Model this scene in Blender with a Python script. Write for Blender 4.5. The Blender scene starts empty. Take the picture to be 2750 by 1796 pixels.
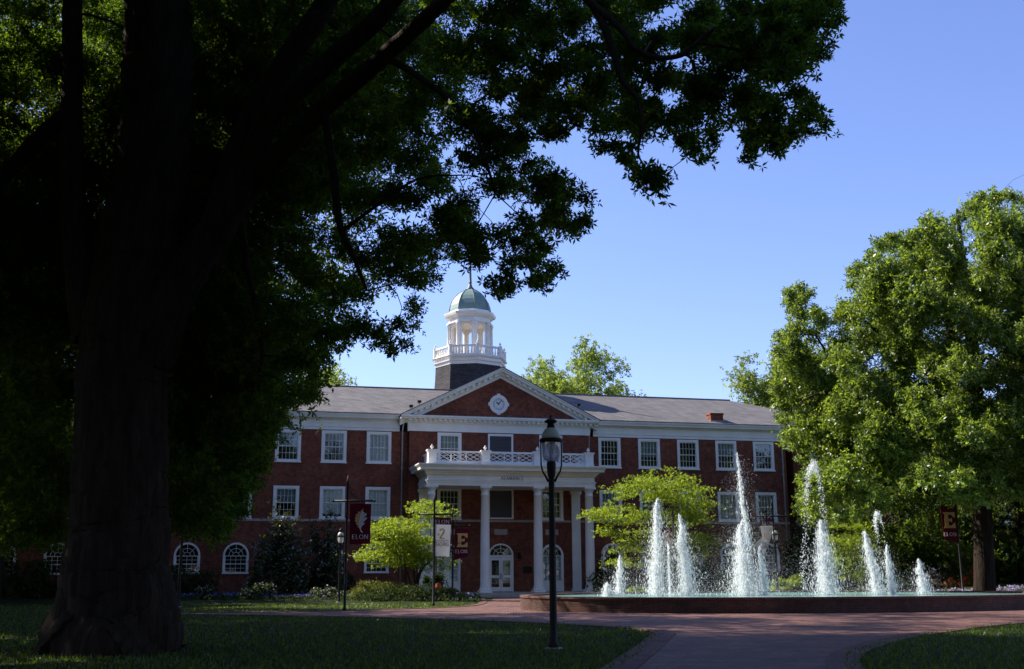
import bpy, bmesh, math, random
import numpy as np
from mathutils import Vector, Matrix
R=math.radians
sc=bpy.context.scene
# ------------------------------------------------------------------ camera
F,CX,CY=2900.,1375.,898.
PIT,ROL,YAW=R(12.42),R(-0.30),R(14.36)
CAM=np.array([0,0,1.65])
def ray(px,py):
    x=(px-CX)/F; y=(py-CY)/F
    c,s=math.cos(ROL),math.sin(ROL)
    x,y=x*c+y*s,-x*s+y*c
    return np.array([x,math.cos(PIT)+math.sin(PIT)*y,math.sin(PIT)-math.cos(PIT)*y])
def at(px,py,Y):
    d=ray(px,py); return CAM+d*(Y/d[1])
def ground(px,py,z=0.):
    d=ray(px,py); return CAM+d*((z-CAM[2])/d[2])
def proj(P):
    P=np.atleast_2d(np.asarray(P,float))-CAM
    yc=P[:,1]*math.cos(PIT)+P[:,2]*math.sin(PIT); zc=-P[:,1]*math.sin(PIT)+P[:,2]*math.cos(PIT)
    yc=np.where(np.abs(yc)<1e-6,1e-6,yc)
    x=P[:,0]/yc; y=-zc/yc
    c,s=math.cos(ROL),math.sin(ROL)
    return np.stack([CX+F*(x*c-y*s),CY+F*(x*s+y*c),yc],1)
cam=bpy.data.cameras.new('camera'); co=bpy.data.objects.new('camera',cam); sc.collection.objects.link(co)
cam.sensor_fit='HORIZONTAL'; cam.sensor_width=36; cam.lens=36*F/2750
cam.clip_start=.1; cam.clip_end=3000
right=ray(CX+1,CY)-ray(CX,CY); up=ray(CX,CY-1)-ray(CX,CY); fw=ray(CX,CY)
right/=np.linalg.norm(right); up/=np.linalg.norm(up); fw/=np.linalg.norm(fw)
M=Matrix.Identity(4)
for i in range(3): M[i][0]=right[i]; M[i][1]=up[i]; M[i][2]=-fw[i]; M[i][3]=CAM[i]
co.matrix_world=M
cam.dof.use_dof=True; cam.dof.focus_distance=24; cam.dof.aperture_fstop=5.0
sc.camera=co
# ------------------------------------------------------------------ sky, sun, exposure
SUN_EL,SUN_AZ=R(42),R(-68)
w=bpy.data.worlds.new('World'); sc.world=w; w.use_nodes=True
nt=w.node_tree; bg=nt.nodes['Background']
sky=nt.nodes.new('ShaderNodeTexSky'); sky.sky_type='NISHITA'; sky.sun_disc=False
sky.sun_elevation=SUN_EL; sky.sun_rotation=SUN_AZ
sky.altitude=0; sky.air_density=1.0; sky.dust_density=.3; sky.ozone_density=5.0
tint=nt.nodes.new('ShaderNodeVectorMath'); tint.operation='MULTIPLY'; tint.inputs[1].default_value=(1.0,.88,1.06)
nt.links.new(sky.outputs[0],tint.inputs[0]); nt.links.new(tint.outputs[0],bg.inputs[0]); bg.inputs[1].default_value=.11
S=Vector((math.sin(SUN_AZ)*math.cos(SUN_EL),math.cos(SUN_AZ)*math.cos(SUN_EL),math.sin(SUN_EL)))
sl=bpy.data.lights.new('sun','SUN'); sl.energy=5.0; sl.angle=R(.5); sl.color=(1,.93,.82)
so=bpy.data.objects.new('sun',sl); sc.collection.objects.link(so); so.rotation_euler=S.to_track_quat('Z','Y').to_euler(); so.location=(-40,20,60)
sc.view_settings.view_transform='Standard'; sc.view_settings.look='None'; sc.view_settings.exposure=1.1; sc.view_settings.gamma=1
sc.cycles.max_bounces=8; sc.cycles.diffuse_bounces=4; sc.cycles.transparent_max_bounces=24
sc.cycles.sample_clamp_indirect=4
# ------------------------------------------------------------------ helpers
C=sc.collection
def tag(o,label=None,cat=None,group=None,kind=None):
    if label: o['label']=label
    if cat: o['category']=cat
    if group: o['group']=group
    if kind: o['kind']=kind
    return o
def empty(name,loc=(0,0,0),rz=0.):
    o=bpy.data.objects.new(name,None); C.objects.link(o); o.location=loc; o.rotation_euler=(0,0,rz); o.empty_display_size=.3; return o
def kids(o): return [c for c in bpy.data.objects if c.parent==o]
def dup(o,parent=None):
    c=o.copy(); C.objects.link(c)
    if parent: c.parent=parent
    for ch in kids(o): dup(ch,c)
    return c
class MB:
    def __init__(s): s.v=[]; s.f=[]; s.sm=[]
    def add(s,vs,fs,smooth=False):
        b=len(s.v); s.v+= [tuple(map(float,p)) for p in vs]; s.f+=[tuple(b+i for i in f) for f in fs]; s.sm+=[smooth]*len(fs); return s
    def box(s,x0,x1,y0,y1,z0,z1):
        vs=[(x,y,z) for z in (z0,z1) for y in (y0,y1) for x in (x0,x1)]
        return s.add(vs,[(0,2,3,1),(4,5,7,6),(0,1,5,4),(2,6,7,3),(0,4,6,2),(1,3,7,5)])
    def bar(s,a,b,wd,dp):          # box beam from a to b in an XZ plane: wd in plane, dp along y
        a=np.array(a,float);b=np.array(b,float); d=(b-a)/np.linalg.norm(b-a); n=np.cross(d,(0,1,0)); 
        if np.linalg.norm(n)<1e-6: n=np.array([1.,0,0])
        n=n/np.linalg.norm(n)*wd/2; y=np.cross(n,d); y=y/np.linalg.norm(y)*dp/2
        vs=[a-n-y,a+n-y,a+n+y,a-n+y,b-n-y,b+n-y,b+n+y,b-n+y]
        return s.add(vs,[(0,1,2,3),(4,7,6,5),(0,4,5,1),(1,5,6,2),(2,6,7,3),(3,7,4,0)])
    def tube(s,pts,rad,n=8,caps=True,ridge=0.):
        pts=np.array(pts,float); m=len(pts)
        if np.isscalar(rad): rad=[rad]*m
        T=np.gradient(pts,axis=0); T/=np.linalg.norm(T,axis=1)[:,None]+1e-12
        ref=np.array([0,0,1.]) if abs(T[0][2])<.9 else np.array([1.,0,0])
        vs=[]
        e1=np.cross(T[0],ref); e1/=np.linalg.norm(e1)
        for i in range(m):
            e1=e1-T[i]*np.dot(e1,T[i]); e1/=np.linalg.norm(e1); e2=np.cross(T[i],e1)
            for k in range(n):
                a=2*math.pi*k/n; q=1+ridge*(.6*math.sin(5*a+.35*i*.2)+.5*math.sin(11*a+1.3+.15*i)+.35*math.sin(3*a-.1*i)) if ridge else 1; vs.append(pts[i]+rad[i]*q*(math.cos(a)*e1+math.sin(a)*e2))
        fs=[(i*n+k,i*n+(k+1)%n,(i+1)*n+(k+1)%n,(i+1)*n+k) for i in range(m-1) for k in range(n)]
        s.add(vs,fs,True)
        if caps:
            b=len(s.v)-len(vs); s.f+=[tuple(b+k for k in range(n))[::-1],tuple(b+(m-1)*n+k for k in range(n))]; s.sm+=[False,False]
        return s
    def lathe(s,prof,n=16,c=(0,0,0),ph=0.,smooth=True,caps=True):
        vs=[];m=len(prof)
        for r,z in prof:
            for k in range(n):
                a=ph+2*math.pi*k/n; vs.append((c[0]+r*math.cos(a),c[1]+r*math.sin(a),c[2]+z))
        fs=[(i*n+k,i*n+(k+1)%n,(i+1)*n+(k+1)%n,(i+1)*n+k) for i in range(m-1) for k in range(n)]
        s.add(vs,fs,smooth)
        if caps:
            b=len(s.v)-len(vs); s.f+=[tuple(b+k for k in range(n))[::-1],tuple(b+(m-1)*n+k for k in range(n))]; s.sm+=[False,False]
        return s
    def prism(s,poly,y0,y1):       # polygon [(x,z)] extruded along y
        n=len(poly); vs=[(x,y0,z) for x,z in poly]+[(x,y1,z) for x,z in poly]
        ar=sum(poly[i][0]*poly[(i+1)%n][1]-poly[(i+1)%n][0]*poly[i][1] for i in range(n))
        fs=[tuple(range(n)),tuple(range(2*n-1,n-1,-1))]+[(i,n+i,n+(i+1)%n,(i+1)%n) for i in range(n)]
        if ar<0: fs=[f[::-1] for f in fs]
        return s.add(vs,fs)
    def build(s,name,mat,parent=None,loc=None):
        me=bpy.data.meshes.new(name); me.from_pydata(s.v,[],s.f); me.materials.append(mat)
        me.polygons.foreach_set('use_smooth',s.sm); me.update()
        o=bpy.data.objects.new(name,me); C.objects.link(o)
        if parent: o.parent=parent
        if loc is not None: o.location=loc
        return o
def mesh_np(name,V,Q,mat,parent=None):
    V=np.asarray(V,np.float32); Q=np.asarray(Q,np.int32); k=Q.shape[1]
    me=bpy.data.meshes.new(name); me.vertices.add(len(V)); me.vertices.foreach_set('co',V.ravel())
    me.loops.add(Q.size); me.loops.foreach_set('vertex_index',Q.ravel())
    me.polygons.add(len(Q)); me.polygons.foreach_set('loop_start',np.arange(0,Q.size,k,dtype=np.int32))
    try: me.polygons.foreach_set('loop_total',np.full(len(Q),k,np.int32))
    except Exception: pass
    me.materials.append(mat); me.update(calc_edges=True)
    o=bpy.data.objects.new(name,me); C.objects.link(o)
    if parent: o.parent=parent
    return o
def inpoly(px,py,poly):
    px=np.asarray(px);py=np.asarray(py);ins=np.zeros(px.shape,bool);n=len(poly)
    for i in range(n):
        x0,y0=poly[i];x1,y1=poly[(i+1)%n]
        c=((y0>py)!=(y1>py))&(px<(x1-x0)*(py-y0)/((y1-y0) if y1!=y0 else 1e-9)+x0); ins^=c
    return ins
# ------------------------------------------------------------------ materials
def mat(name,col,rough=.7,spec=.3,noise=None,nscale=5.,bump=0.,bscale=40.,metal=0.,coords='Object',dark=.6):
    m=bpy.data.materials.new(name); m.use_nodes=True; t=m.node_tree; p=t.nodes['Principled BSDF']
    p.inputs['Roughness'].default_value=rough; p.inputs['Specular IOR Level'].default_value=spec; p.inputs['Metallic'].default_value=metal
    p.inputs['Base Color'].default_value=(*col,1)
    tc=t.nodes.new('ShaderNodeTexCoord')
    if noise is not None:
        n=t.nodes.new('ShaderNodeTexNoise'); n.inputs['Scale'].default_value=nscale; n.inputs['Detail'].default_value=6; n.inputs['Roughness'].default_value=.65
        t.links.new(tc.outputs[coords],n.inputs['Vector'])
        r=t.nodes.new('ShaderNodeValToRGB'); r.color_ramp.elements[0].position=.3; r.color_ramp.elements[1].position=.7
        r.color_ramp.elements[0].color=(*[c*dark for c in noise],1) if dark!=1 else (*noise,1); r.color_ramp.elements[1].color=(*col,1)
        t.links.new(n.outputs[0],r.inputs[0]); t.links.new(r.outputs[0],p.inputs['Base Color'])
    if bump:
        n=t.nodes.new('ShaderNodeTexNoise'); n.inputs['Scale'].default_value=bscale; n.inputs['Detail'].default_value=5
        t.links.new(tc.outputs[coords],n.inputs['Vector'])
        b=t.nodes.new('ShaderNodeBump'); b.inputs['Strength'].default_value=bump; b.inputs['Distance'].default_value=.05
        t.links.new(n.outputs[0],b.inputs['Height']); t.links.new(b.outputs[0],p.inputs['Normal'])
    return m
def brickmat(name,c1,c2,mortar,bw,bh,ms,rot=True,nscale=.6,var=.35,rough=.85,bump=.4):
    m=bpy.data.materials.new(name); m.use_nodes=True; t=m.node_tree; p=t.nodes['Principled BSDF']; p.inputs['Roughness'].default_value=rough; p.inputs['Specular IOR Level'].default_value=.25
    tc=t.nodes.new('ShaderNodeTexCoord'); vec=tc.outputs['Object']
    if rot:
        sp=t.nodes.new('ShaderNodeSeparateXYZ'); t.links.new(vec,sp.inputs[0])
        ad=t.nodes.new('ShaderNodeMath'); ad.operation='ADD'; t.links.new(sp.outputs[0],ad.inputs[0]); t.links.new(sp.outputs[1],ad.inputs[1])
        cb=t.nodes.new('ShaderNodeCombineXYZ'); t.links.new(ad.outputs[0],cb.inputs[0]); t.links.new(sp.outputs[2],cb.inputs[1]); vec=cb.outputs[0]
    b=t.nodes.new('ShaderNodeTexBrick'); b.inputs['Scale'].default_value=1; b.inputs['Brick Width'].default_value=bw; b.inputs['Row Height'].default_value=bh; b.inputs['Mortar Size'].default_value=ms
    b.inputs['Color1'].default_value=(*c1,1); b.inputs['Color2'].default_value=(*c2,1); b.inputs['Mortar'].default_value=(*mortar,1); b.inputs['Bias'].default_value=-.1
    t.links.new(vec,b.inputs['Vector'])
    n=t.nodes.new('ShaderNodeTexNoise'); n.inputs['Scale'].default_value=nscale; n.inputs['Detail'].default_value=8; n.inputs['Roughness'].default_value=.7
    t.links.new(tc.outputs['Object'],n.inputs['Vector'])
    mr=t.nodes.new('ShaderNodeMapRange'); mr.inputs['From Min'].default_value=.3; mr.inputs['From Max'].default_value=.7; mr.inputs['To Min'].default_value=1-var; mr.inputs['To Max'].default_value=1+var
    t.links.new(n.outputs[0],mr.inputs[0])
    n2=t.nodes.new('ShaderNodeTexNoise'); n2.inputs['Scale'].default_value=nscale*7; n2.inputs['Detail'].default_value=3; t.links.new(vec,n2.inputs['Vector'])
    mr2=t.nodes.new('ShaderNodeMapRange'); mr2.inputs['From Min'].default_value=.35; mr2.inputs['From Max'].default_value=.65; mr2.inputs['To Min'].default_value=.82; mr2.inputs['To Max'].default_value=1.18; t.links.new(n2.outputs[0],mr2.inputs[0])
    pr=t.nodes.new('ShaderNodeMath'); pr.operation='MULTIPLY'; t.links.new(mr.outputs[0],pr.inputs[0]); t.links.new(mr2.outputs[0],pr.inputs[1])
    mx=t.nodes.new('ShaderNodeVectorMath'); mx.operation='SCALE'; t.links.new(b.outputs[0],mx.inputs[0]); t.links.new(pr.outputs[0],mx.inputs['Scale'])
    t.links.new(mx.outputs[0],p.inputs['Base Color'])
    bp=t.nodes.new('ShaderNodeBump'); bp.inputs['Strength'].default_value=bump; bp.inputs['Distance'].default_value=.01; bp.invert=True
    t.links.new(b.outputs['Fac'],bp.inputs['Height']); t.links.new(bp.outputs[0],p.inputs['Normal'])
    return m
def leafmat(name,col,tcol,trans=.45,var=.5,rough=.45,spec=.35,hue=(0,0,0)):
    m=bpy.data.materials.new(name); m.use_nodes=True; t=m.node_tree; p=t.nodes['Principled BSDF']; out=t.nodes['Material Output']
    g=t.nodes.new('ShaderNodeNewGeometry')
    mr=t.nodes.new('ShaderNodeMapRange'); mr.inputs['To Min'].default_value=1-var; mr.inputs['To Max'].default_value=1+var; t.links.new(g.outputs['Random Per Island'],mr.inputs[0])
    def sc_(c):
        v=t.nodes.new('ShaderNodeVectorMath'); v.operation='SCALE'; v.inputs[0].default_value=c; t.links.new(mr.outputs[0],v.inputs['Scale']); return v.outputs[0]
    t.links.new(sc_(col),p.inputs['Base Color']); p.inputs['Roughness'].default_value=rough; p.inputs['Specular IOR Level'].default_value=spec
    tr=t.nodes.new('ShaderNodeBsdfTranslucent'); t.links.new(sc_(tcol),tr.inputs[0])
    mx=t.nodes.new('ShaderNodeMixShader'); mx.inputs[0].default_value=trans
    t.links.new(p.outputs[0],mx.inputs[1]); t.links.new(tr.outputs[0],mx.inputs[2]); t.links.new(mx.outputs[0],out.inputs[0])
    return m
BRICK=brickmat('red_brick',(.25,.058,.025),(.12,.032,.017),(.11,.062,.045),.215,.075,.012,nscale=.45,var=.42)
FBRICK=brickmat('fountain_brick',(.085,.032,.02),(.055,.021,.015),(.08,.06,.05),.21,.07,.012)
PAVE=brickmat('paving_brick',(.22,.10,.075),(.12,.058,.048),(.045,.035,.032),.24,.12,.016,rot=False,nscale=.9,var=.5,rough=.75)
EDGE=brickmat('edging_brick',(.15,.065,.05),(.1,.045,.038),(.07,.05,.045),.11,.22,.012,rot=False,nscale=.8,var=.4)
WHITE=mat('white_paint',(.86,.83,.77),.55,.3,noise=(.84,.8,.72),nscale=.9,dark=.86)
STONE=mat('limestone',(.42,.36,.31),.85,.2,noise=(.42,.36,.31),nscale=3,dark=.75)
SLATE=brickmat('slate',(.055,.05,.055),(.034,.031,.035),(.018,.016,.018),.3,.14,.012,nscale=1.5,var=.35)
ROOF=brickmat('roof_shingle',(.155,.143,.14),(.11,.102,.1),(.07,.066,.066),.33,.16,.012,nscale=.45,var=.15,rough=.9,bump=.6)
COPPER=mat('green_copper',(.175,.265,.235),.55,.35,noise=(.175,.265,.235),nscale=2.5,dark=.7)
CDARK=mat('dark_copper',(.09,.08,.085),.5,.4)
BLACK=mat('black_iron',(.008,.008,.009),.55,.25,noise=(.012,.012,.013),nscale=8,dark=.6)
LAMPCAP=mat('lamp_cap_paint',(.52,.52,.43),.5,.4)
METAL=mat('painted_downspout',(.42,.4,.38),.5,.4)
CREAM=mat('cream_ceiling',(.72,.58,.42),.8,.2)
UNLIT=mat('unlit_room_paint',(.015,.016,.018),.9,.1)
BLIND=mat('blind_and_sky_pale',(.68,.7,.72),.8,.2)
CURT=mat('grey_curtain',(.32,.37,.37),.9,.1)
LOUV=mat('louvre_slat',(.15,.14,.145),.7,.2)
BARK=mat('oak_bark',(.045,.034,.026),.95,.05,noise=(.045,.033,.025),nscale=6,dark=.35,bump=1.,bscale=14)
_t=BARK.node_tree; _mp=_t.nodes.new('ShaderNodeMapping'); _mp.inputs['Scale'].default_value=(1,1,.16); _tc=[n for n in _t.nodes if n.type=='TEX_COORD'][0]
for _l in list(_t.links):
    if _l.from_node==_tc: _t.links.new(_mp.outputs[0],_l.to_socket)
_t.links.new(_tc.outputs['Object'],_mp.inputs[0])
TWIG=mat('twig_bark',(.045,.035,.027),.9,.1)
MAROON=mat('maroon_cloth',(.10,.006,.014),.8,.15)
BWHITE=mat('white_cloth',(.72,.73,.72),.8,.15)
_t=BWHITE.node_tree; _p=_t.nodes['Principled BSDF']; _o=_t.nodes['Material Output']; _d=_t.nodes.new('ShaderNodeBsdfTranslucent'); _d.inputs[0].default_value=(.8,.79,.78,1); _m=_t.nodes.new('ShaderNodeMixShader'); _m.inputs[0].default_value=.4
_t.links.new(_p.outputs[0],_m.inputs[1]); _t.links.new(_d.outputs[0],_m.inputs[2]); _t.links.new(_m.outputs[0],_o.inputs[0])
GOLD=mat('gold_print',(.55,.34,.14),.75,.2)
GREYP=mat('grey_print',(.03,.03,.035),.75,.2)
TERRA=mat('terracotta',(.42,.11,.03),.7,.2)
def glassmat(name,tint=(.9,.95,.95),refl=.35):
    m=bpy.data.materials.new(name); m.use_nodes=True; t=m.node_tree; out=t.nodes['Material Output']; t.nodes.remove(t.nodes['Principled BSDF'])
    a=t.nodes.new('ShaderNodeBsdfTransparent'); a.inputs[0].default_value=(*tint,1)
    g=t.nodes.new('ShaderNodeBsdfGlossy'); g.inputs['Roughness'].default_value=.03; g.inputs[0].default_value=(.9,.95,1,1)
    tc=t.nodes.new('ShaderNodeTexCoord'); n=t.nodes.new('ShaderNodeTexNoise'); n.inputs['Scale'].default_value=1.2; t.links.new(tc.outputs['Object'],n.inputs[0])
    b=t.nodes.new('ShaderNodeBump'); b.inputs['Strength'].default_value=.02; b.inputs['Distance'].default_value=.1; t.links.new(n.outputs[0],b.inputs['Height']); t.links.new(b.outputs[0],g.inputs['Normal'])
    f=t.nodes.new('ShaderNodeFresnel'); f.inputs[0].default_value=1.5
    ad=t.nodes.new('ShaderNodeMath'); ad.operation='ADD'; ad.inputs[1].default_value=refl-.04; t.links.new(f.outputs[0],ad.inputs[0])
    mx=t.nodes.new('ShaderNodeMixShader'); t.links.new(ad.outputs[0],mx.inputs[0]); t.links.new(a.outputs[0],mx.inputs[1]); t.links.new(g.outputs[0],mx.inputs[2]); t.links.new(mx.outputs[0],out.inputs[0])
    return m
GLASS=glassmat('window_glass',refl=.085); LGLASS=glassmat('lamp_glass',(.86,.86,.9),.12)
_t=LGLASS.node_tree; _o=_t.nodes['Material Output']; _src=_o.inputs[0].links[0].from_socket; _d=_t.nodes.new('ShaderNodeBsdfTranslucent'); _d.inputs[0].default_value=(.8,.8,.84,1); _m=_t.nodes.new('ShaderNodeMixShader'); _m.inputs[0].default_value=.35
_t.links.new(_src,_m.inputs[1]); _t.links.new(_d.outputs[0],_m.inputs[2]); _t.links.new(_m.outputs[0],_o.inputs[0])
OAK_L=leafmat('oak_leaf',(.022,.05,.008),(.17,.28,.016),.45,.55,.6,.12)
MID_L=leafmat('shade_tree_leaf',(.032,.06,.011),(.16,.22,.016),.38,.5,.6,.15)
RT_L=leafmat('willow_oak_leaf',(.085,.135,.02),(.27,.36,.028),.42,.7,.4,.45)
FAR_L=leafmat('far_tree_leaf',(.14,.20,.035),(.32,.40,.05),.45,.4)
DOG_L=leafmat('dogwood_leaf',(.14,.20,.014),(.36,.46,.02),.45,.3)
MAG_L=leafmat('magnolia_leaf',(.03,.045,.014),(.10,.10,.012),.2,.5,.22,.8)
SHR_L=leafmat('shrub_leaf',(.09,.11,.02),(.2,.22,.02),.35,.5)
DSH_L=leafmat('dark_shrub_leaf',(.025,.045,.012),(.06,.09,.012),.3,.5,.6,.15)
WFL=leafmat('white_petal',(.6,.6,.55),(.5,.5,.4),.3,.3)
BFL=leafmat('blue_petal',(.09,.10,.38),(.1,.1,.3),.3,.5)
PFL=leafmat('lilac_petal',(.42,.36,.6),(.4,.3,.5),.3,.3)
RFL=leafmat('red_petal',(.55,.03,.02),(.5,.05,.02),.35,.4)
OFL=leafmat('orange_petal',(.5,.09,.03),(.5,.12,.02),.35,.4)
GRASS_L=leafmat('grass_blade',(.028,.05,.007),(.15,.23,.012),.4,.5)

# ------------------------------------------------------------------ terrain
def hz(x,y):
    x=np.asarray(x,float); y=np.asarray(y,float)
    def ss(a,b,t): t=np.clip((t-a)/(b-a),0,1); return t*t*(3-2*t)
    l=.2*ss(60,70,y)*ss(-1.5,-4,x)
    r=ss(60,71,y)*ss(12,18,x)*(.3+.45*ss(18,36,x))
    r2=.5*ss(26,36,x)*ss(46,60,y)*(1-ss(60,71,y))
    return l+r+r2
def lawn():
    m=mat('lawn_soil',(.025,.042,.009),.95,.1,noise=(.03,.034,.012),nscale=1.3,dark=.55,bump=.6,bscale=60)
    xs=np.concatenate([[-900,-300,-120],np.linspace(-60,70,131),[120,300,900]]); ys=np.concatenate([[-300,-60,-10],np.linspace(0,110,111),[160,400,1200]])
    X,Y=np.meshgrid(xs,ys); Z=hz(X,Y); V=np.stack([X.ravel(),Y.ravel(),Z.ravel()],1); nx=len(xs)
    Q=[(j*nx+i,j*nx+i+1,(j+1)*nx+i+1,(j+1)*nx+i) for j in range(len(ys)-1) for i in range(nx-1)]
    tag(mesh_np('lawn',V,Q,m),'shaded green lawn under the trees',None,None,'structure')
lawn()
def sheet(name,poly,z,m,kind='structure'):
    bm=bmesh.new(); vs=[bm.verts.new((x,y,z)) for x,y in poly]; f=bm.faces.new(vs); bm.normal_update()
    if f.normal.z<0: f.normal_flip()
    bmesh.ops.triangulate(bm,faces=bm.faces[:]); me=bpy.data.meshes.new(name); bm.to_mesh(me); bm.free(); me.materials.append(m)
    o=bpy.data.objects.new(name,me); C.objects.link(o); o['kind']=kind; return o
def smooth(pts,n=6):
    P=np.array(pts,float); out=[]
    for i in range(len(P)-1):
        p0=P[max(i-1,0)];p1=P[i];p2=P[i+1];p3=P[min(i+2,len(P)-1)]
        for k in range(n):
            t=k/n; out.append(.5*((2*p1)+(-p0+p2)*t+(2*p0-5*p1+4*p2-p3)*t*t+(-p0+3*p1-3*p2+p3)*t**3))
    out.append(P[-1]); return [tuple(p) for p in out]
EL_=smooth([(-3.2,-6),(-1.2,6),(1.85,19.6),(3.7,28.4),(4.1,31.2),(3.3,33.8),(0,38),(-3.8,41.2),(-9,44.5),(-16,47.4)])   # edge of the near left lawn
EU_=smooth([(-16,48.2),(-9.3,49),(-3.6,53.3),(-2.0,57),(-1.7,62),(-1.9,68),(-2.2,73.2)])                          # edge of the far left lawn
ER_=smooth([(2.4,-6),(3.6,6),(5.7,19.4),(8.26,25.65),(11.2,30),(16.25,35.6),(25,41),(36,44),(60,47)])                       # edge of the right lawn
EB_=smooth([(60,58),(36,60.5),(27,60.5),(20,60.5),(12,61.5),(7,66),(5.8,76.6)])
plaza=EL_+EU_+EB_[::-1]+ER_[::-1]
sheet('brick_plaza',plaza,.006,PAVE)
def strip(name,line,wd,z,m):
    L=np.array(line); T=np.gradient(L,axis=0); T/=np.linalg.norm(T,axis=1)[:,None]; Nn=np.stack([-T[:,1],T[:,0]],1)
    b=MB()
    for i in range(len(L)-1):
        a0=L[i]+Nn[i]*wd/2;a1=L[i]-Nn[i]*wd/2;b0=L[i+1]+Nn[i+1]*wd/2;b1=L[i+1]-Nn[i+1]*wd/2
        b.add([(*a1,z),(*b1,z),(*b0,z),(*a0,z),(*a1,0),(*b1,0),(*b0,0),(*a0,0)],[(0,1,2,3),(0,4,5,1),(3,2,6,7)])
    o=b.build(name,m); o['kind']='structure'; return o
strip('paving_edge',EL_,.6,.03,EDGE); strip('paving_edge',ER_,.6,.03,EDGE); strip('paving_edge',EU_,.4,.03,EDGE)

# ------------------------------------------------------------------ the hall: local x = along facade, local y = depth (away from camera), z up
rng=np.random.default_rng(7); random.seed(7)
hall=empty('brick_hall',(0,80,0),YAW)
tag(hall,'long red brick hall with white columned portico, clock pediment and domed cupola','building')
UC=-1.04
def arch_pts(uc,hw,zs,zt,n=14): # left spring to right spring over the top
    return [(uc-hw*math.cos(math.pi*k/n),zs+(zt-zs)*math.sin(math.pi*k/n)) for k in range(n+1)]
def wall_open(x0,x1,z0,z1,ops,y,dep=.16,b=None):
    """front face on plane y with rectangular openings (a,b,c,d) or arched ones (a,b,c,spring,top); reveals go back by dep"""
    b=b or MB()
    xs=sorted({x0,x1,*[o[0] for o in ops],*[o[1] for o in ops]}); zs=sorted({z0,z1,*[o[2] for o in ops],*[o[-1] for o in ops]})
    for i in range(len(xs)-1):
        for j in range(len(zs)-1):
            cx=(xs[i]+xs[i+1])/2; cz=(zs[j]+zs[j+1])/2
            if any(o[0]<cx<o[1] and o[2]<cz<o[-1] for o in ops): continue
            b.add([(xs[i],y,zs[j]),(xs[i+1],y,zs[j]),(xs[i+1],y,zs[j+1]),(xs[i],y,zs[j+1])],[(0,1,2,3)])
    for o in ops:
        if len(o)==4: loop=[(o[0],o[2]),(o[0],o[3]),(o[1],o[3]),(o[1],o[2])]
        else:
            a=arch_pts((o[0]+o[1])/2,(o[1]-o[0])/2,o[3],o[4]); loop=[(o[0],o[2])]+a+[(o[1],o[2])]
            m=len(a)//2
            for k in range(m): b.add([(o[0],y,o[4]),(a[k][0],y,a[k][1]),(a[k+1][0],y,a[k+1][1])],[(0,1,2)])
            for k in range(m,len(a)-1): b.add([(o[1],y,o[4]),(a[k][0],y,a[k][1]),(a[k+1][0],y,a[k+1][1])],[(0,1,2)])
        n=len(loop)
        for k in range(n):
            p=loop[k];q=loop[(k+1)%n]; b.add([(p[0],y,p[1]),(q[0],y,q[1]),(q[0],y+dep,q[1]),(p[0],y+dep,p[1])],[(0,1,2,3)])
    return b
LW=[-22.72+3.2*i for i in range(5)]; RW=[7.58+3.2*i for i in range(5)]
HWN=.885; WZ=[(5.42,7.64),(9.37,11.6)]; AR=(1.72,2.86,3.74)
def ops_for(cs,arch=True):
    o=[]
    for c in cs:
        for a,b_ in WZ: o.append((c-HWN+.06,c+HWN-.06,a+.05,b_-.05))
        if arch: o.append((c-.84,c+.84,*AR))
    return o
BL,BRT=-7.8,5.72      # central block
WT=11.66
b=wall_open(-24.4,BL,-.3,WT,ops_for(LW),0.); wall_open(BRT,22.3,-.3,WT,ops_for(RW),0.,b=b)
for x in (-24.4,22.3): b.add([(x,0,-.3),(x,17,-.3),(x,17,WT),(x,0,WT)],[(0,1,2,3)])
b.add([(-24.4,17,-.3),(22.3,17,-.3),(22.3,17,WT),(-24.4,17,WT)],[(0,1,2,3)])
b.build('wall',BRICK,hall)
BY=-.5
bc=[-4.86,2.8]
bops=[]
for c in bc:
    for a,b_ in WZ: bops.append((c-HWN+.06,c+HWN-.06,a+.05,b_-.05))
    bops.append((c-.83,c+.83,.31,2.83,3.66))
for a,b_ in WZ: bops.append((UC-.93,UC+.93,a,b_))
bops.append((UC-.9,UC+.9,.31,2.83,3.68))
b=wall_open(BL,BRT,-.3,WT,bops,BY)
for x in (BL,BRT): b.add([(x,BY,-.3),(x,0,-.3),(x,0,WT),(x,BY,WT)],[(0,1,2,3)])
b.build('block_wall',BRICK,hall)
# near-black plate behind every opening, painted to stand for the shade of unlit rooms
b=MB(); b.box(-24.2,22.1,.9,1.0,0,WT); b.build('unlit_room_plate',UNLIT,hall)

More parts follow.
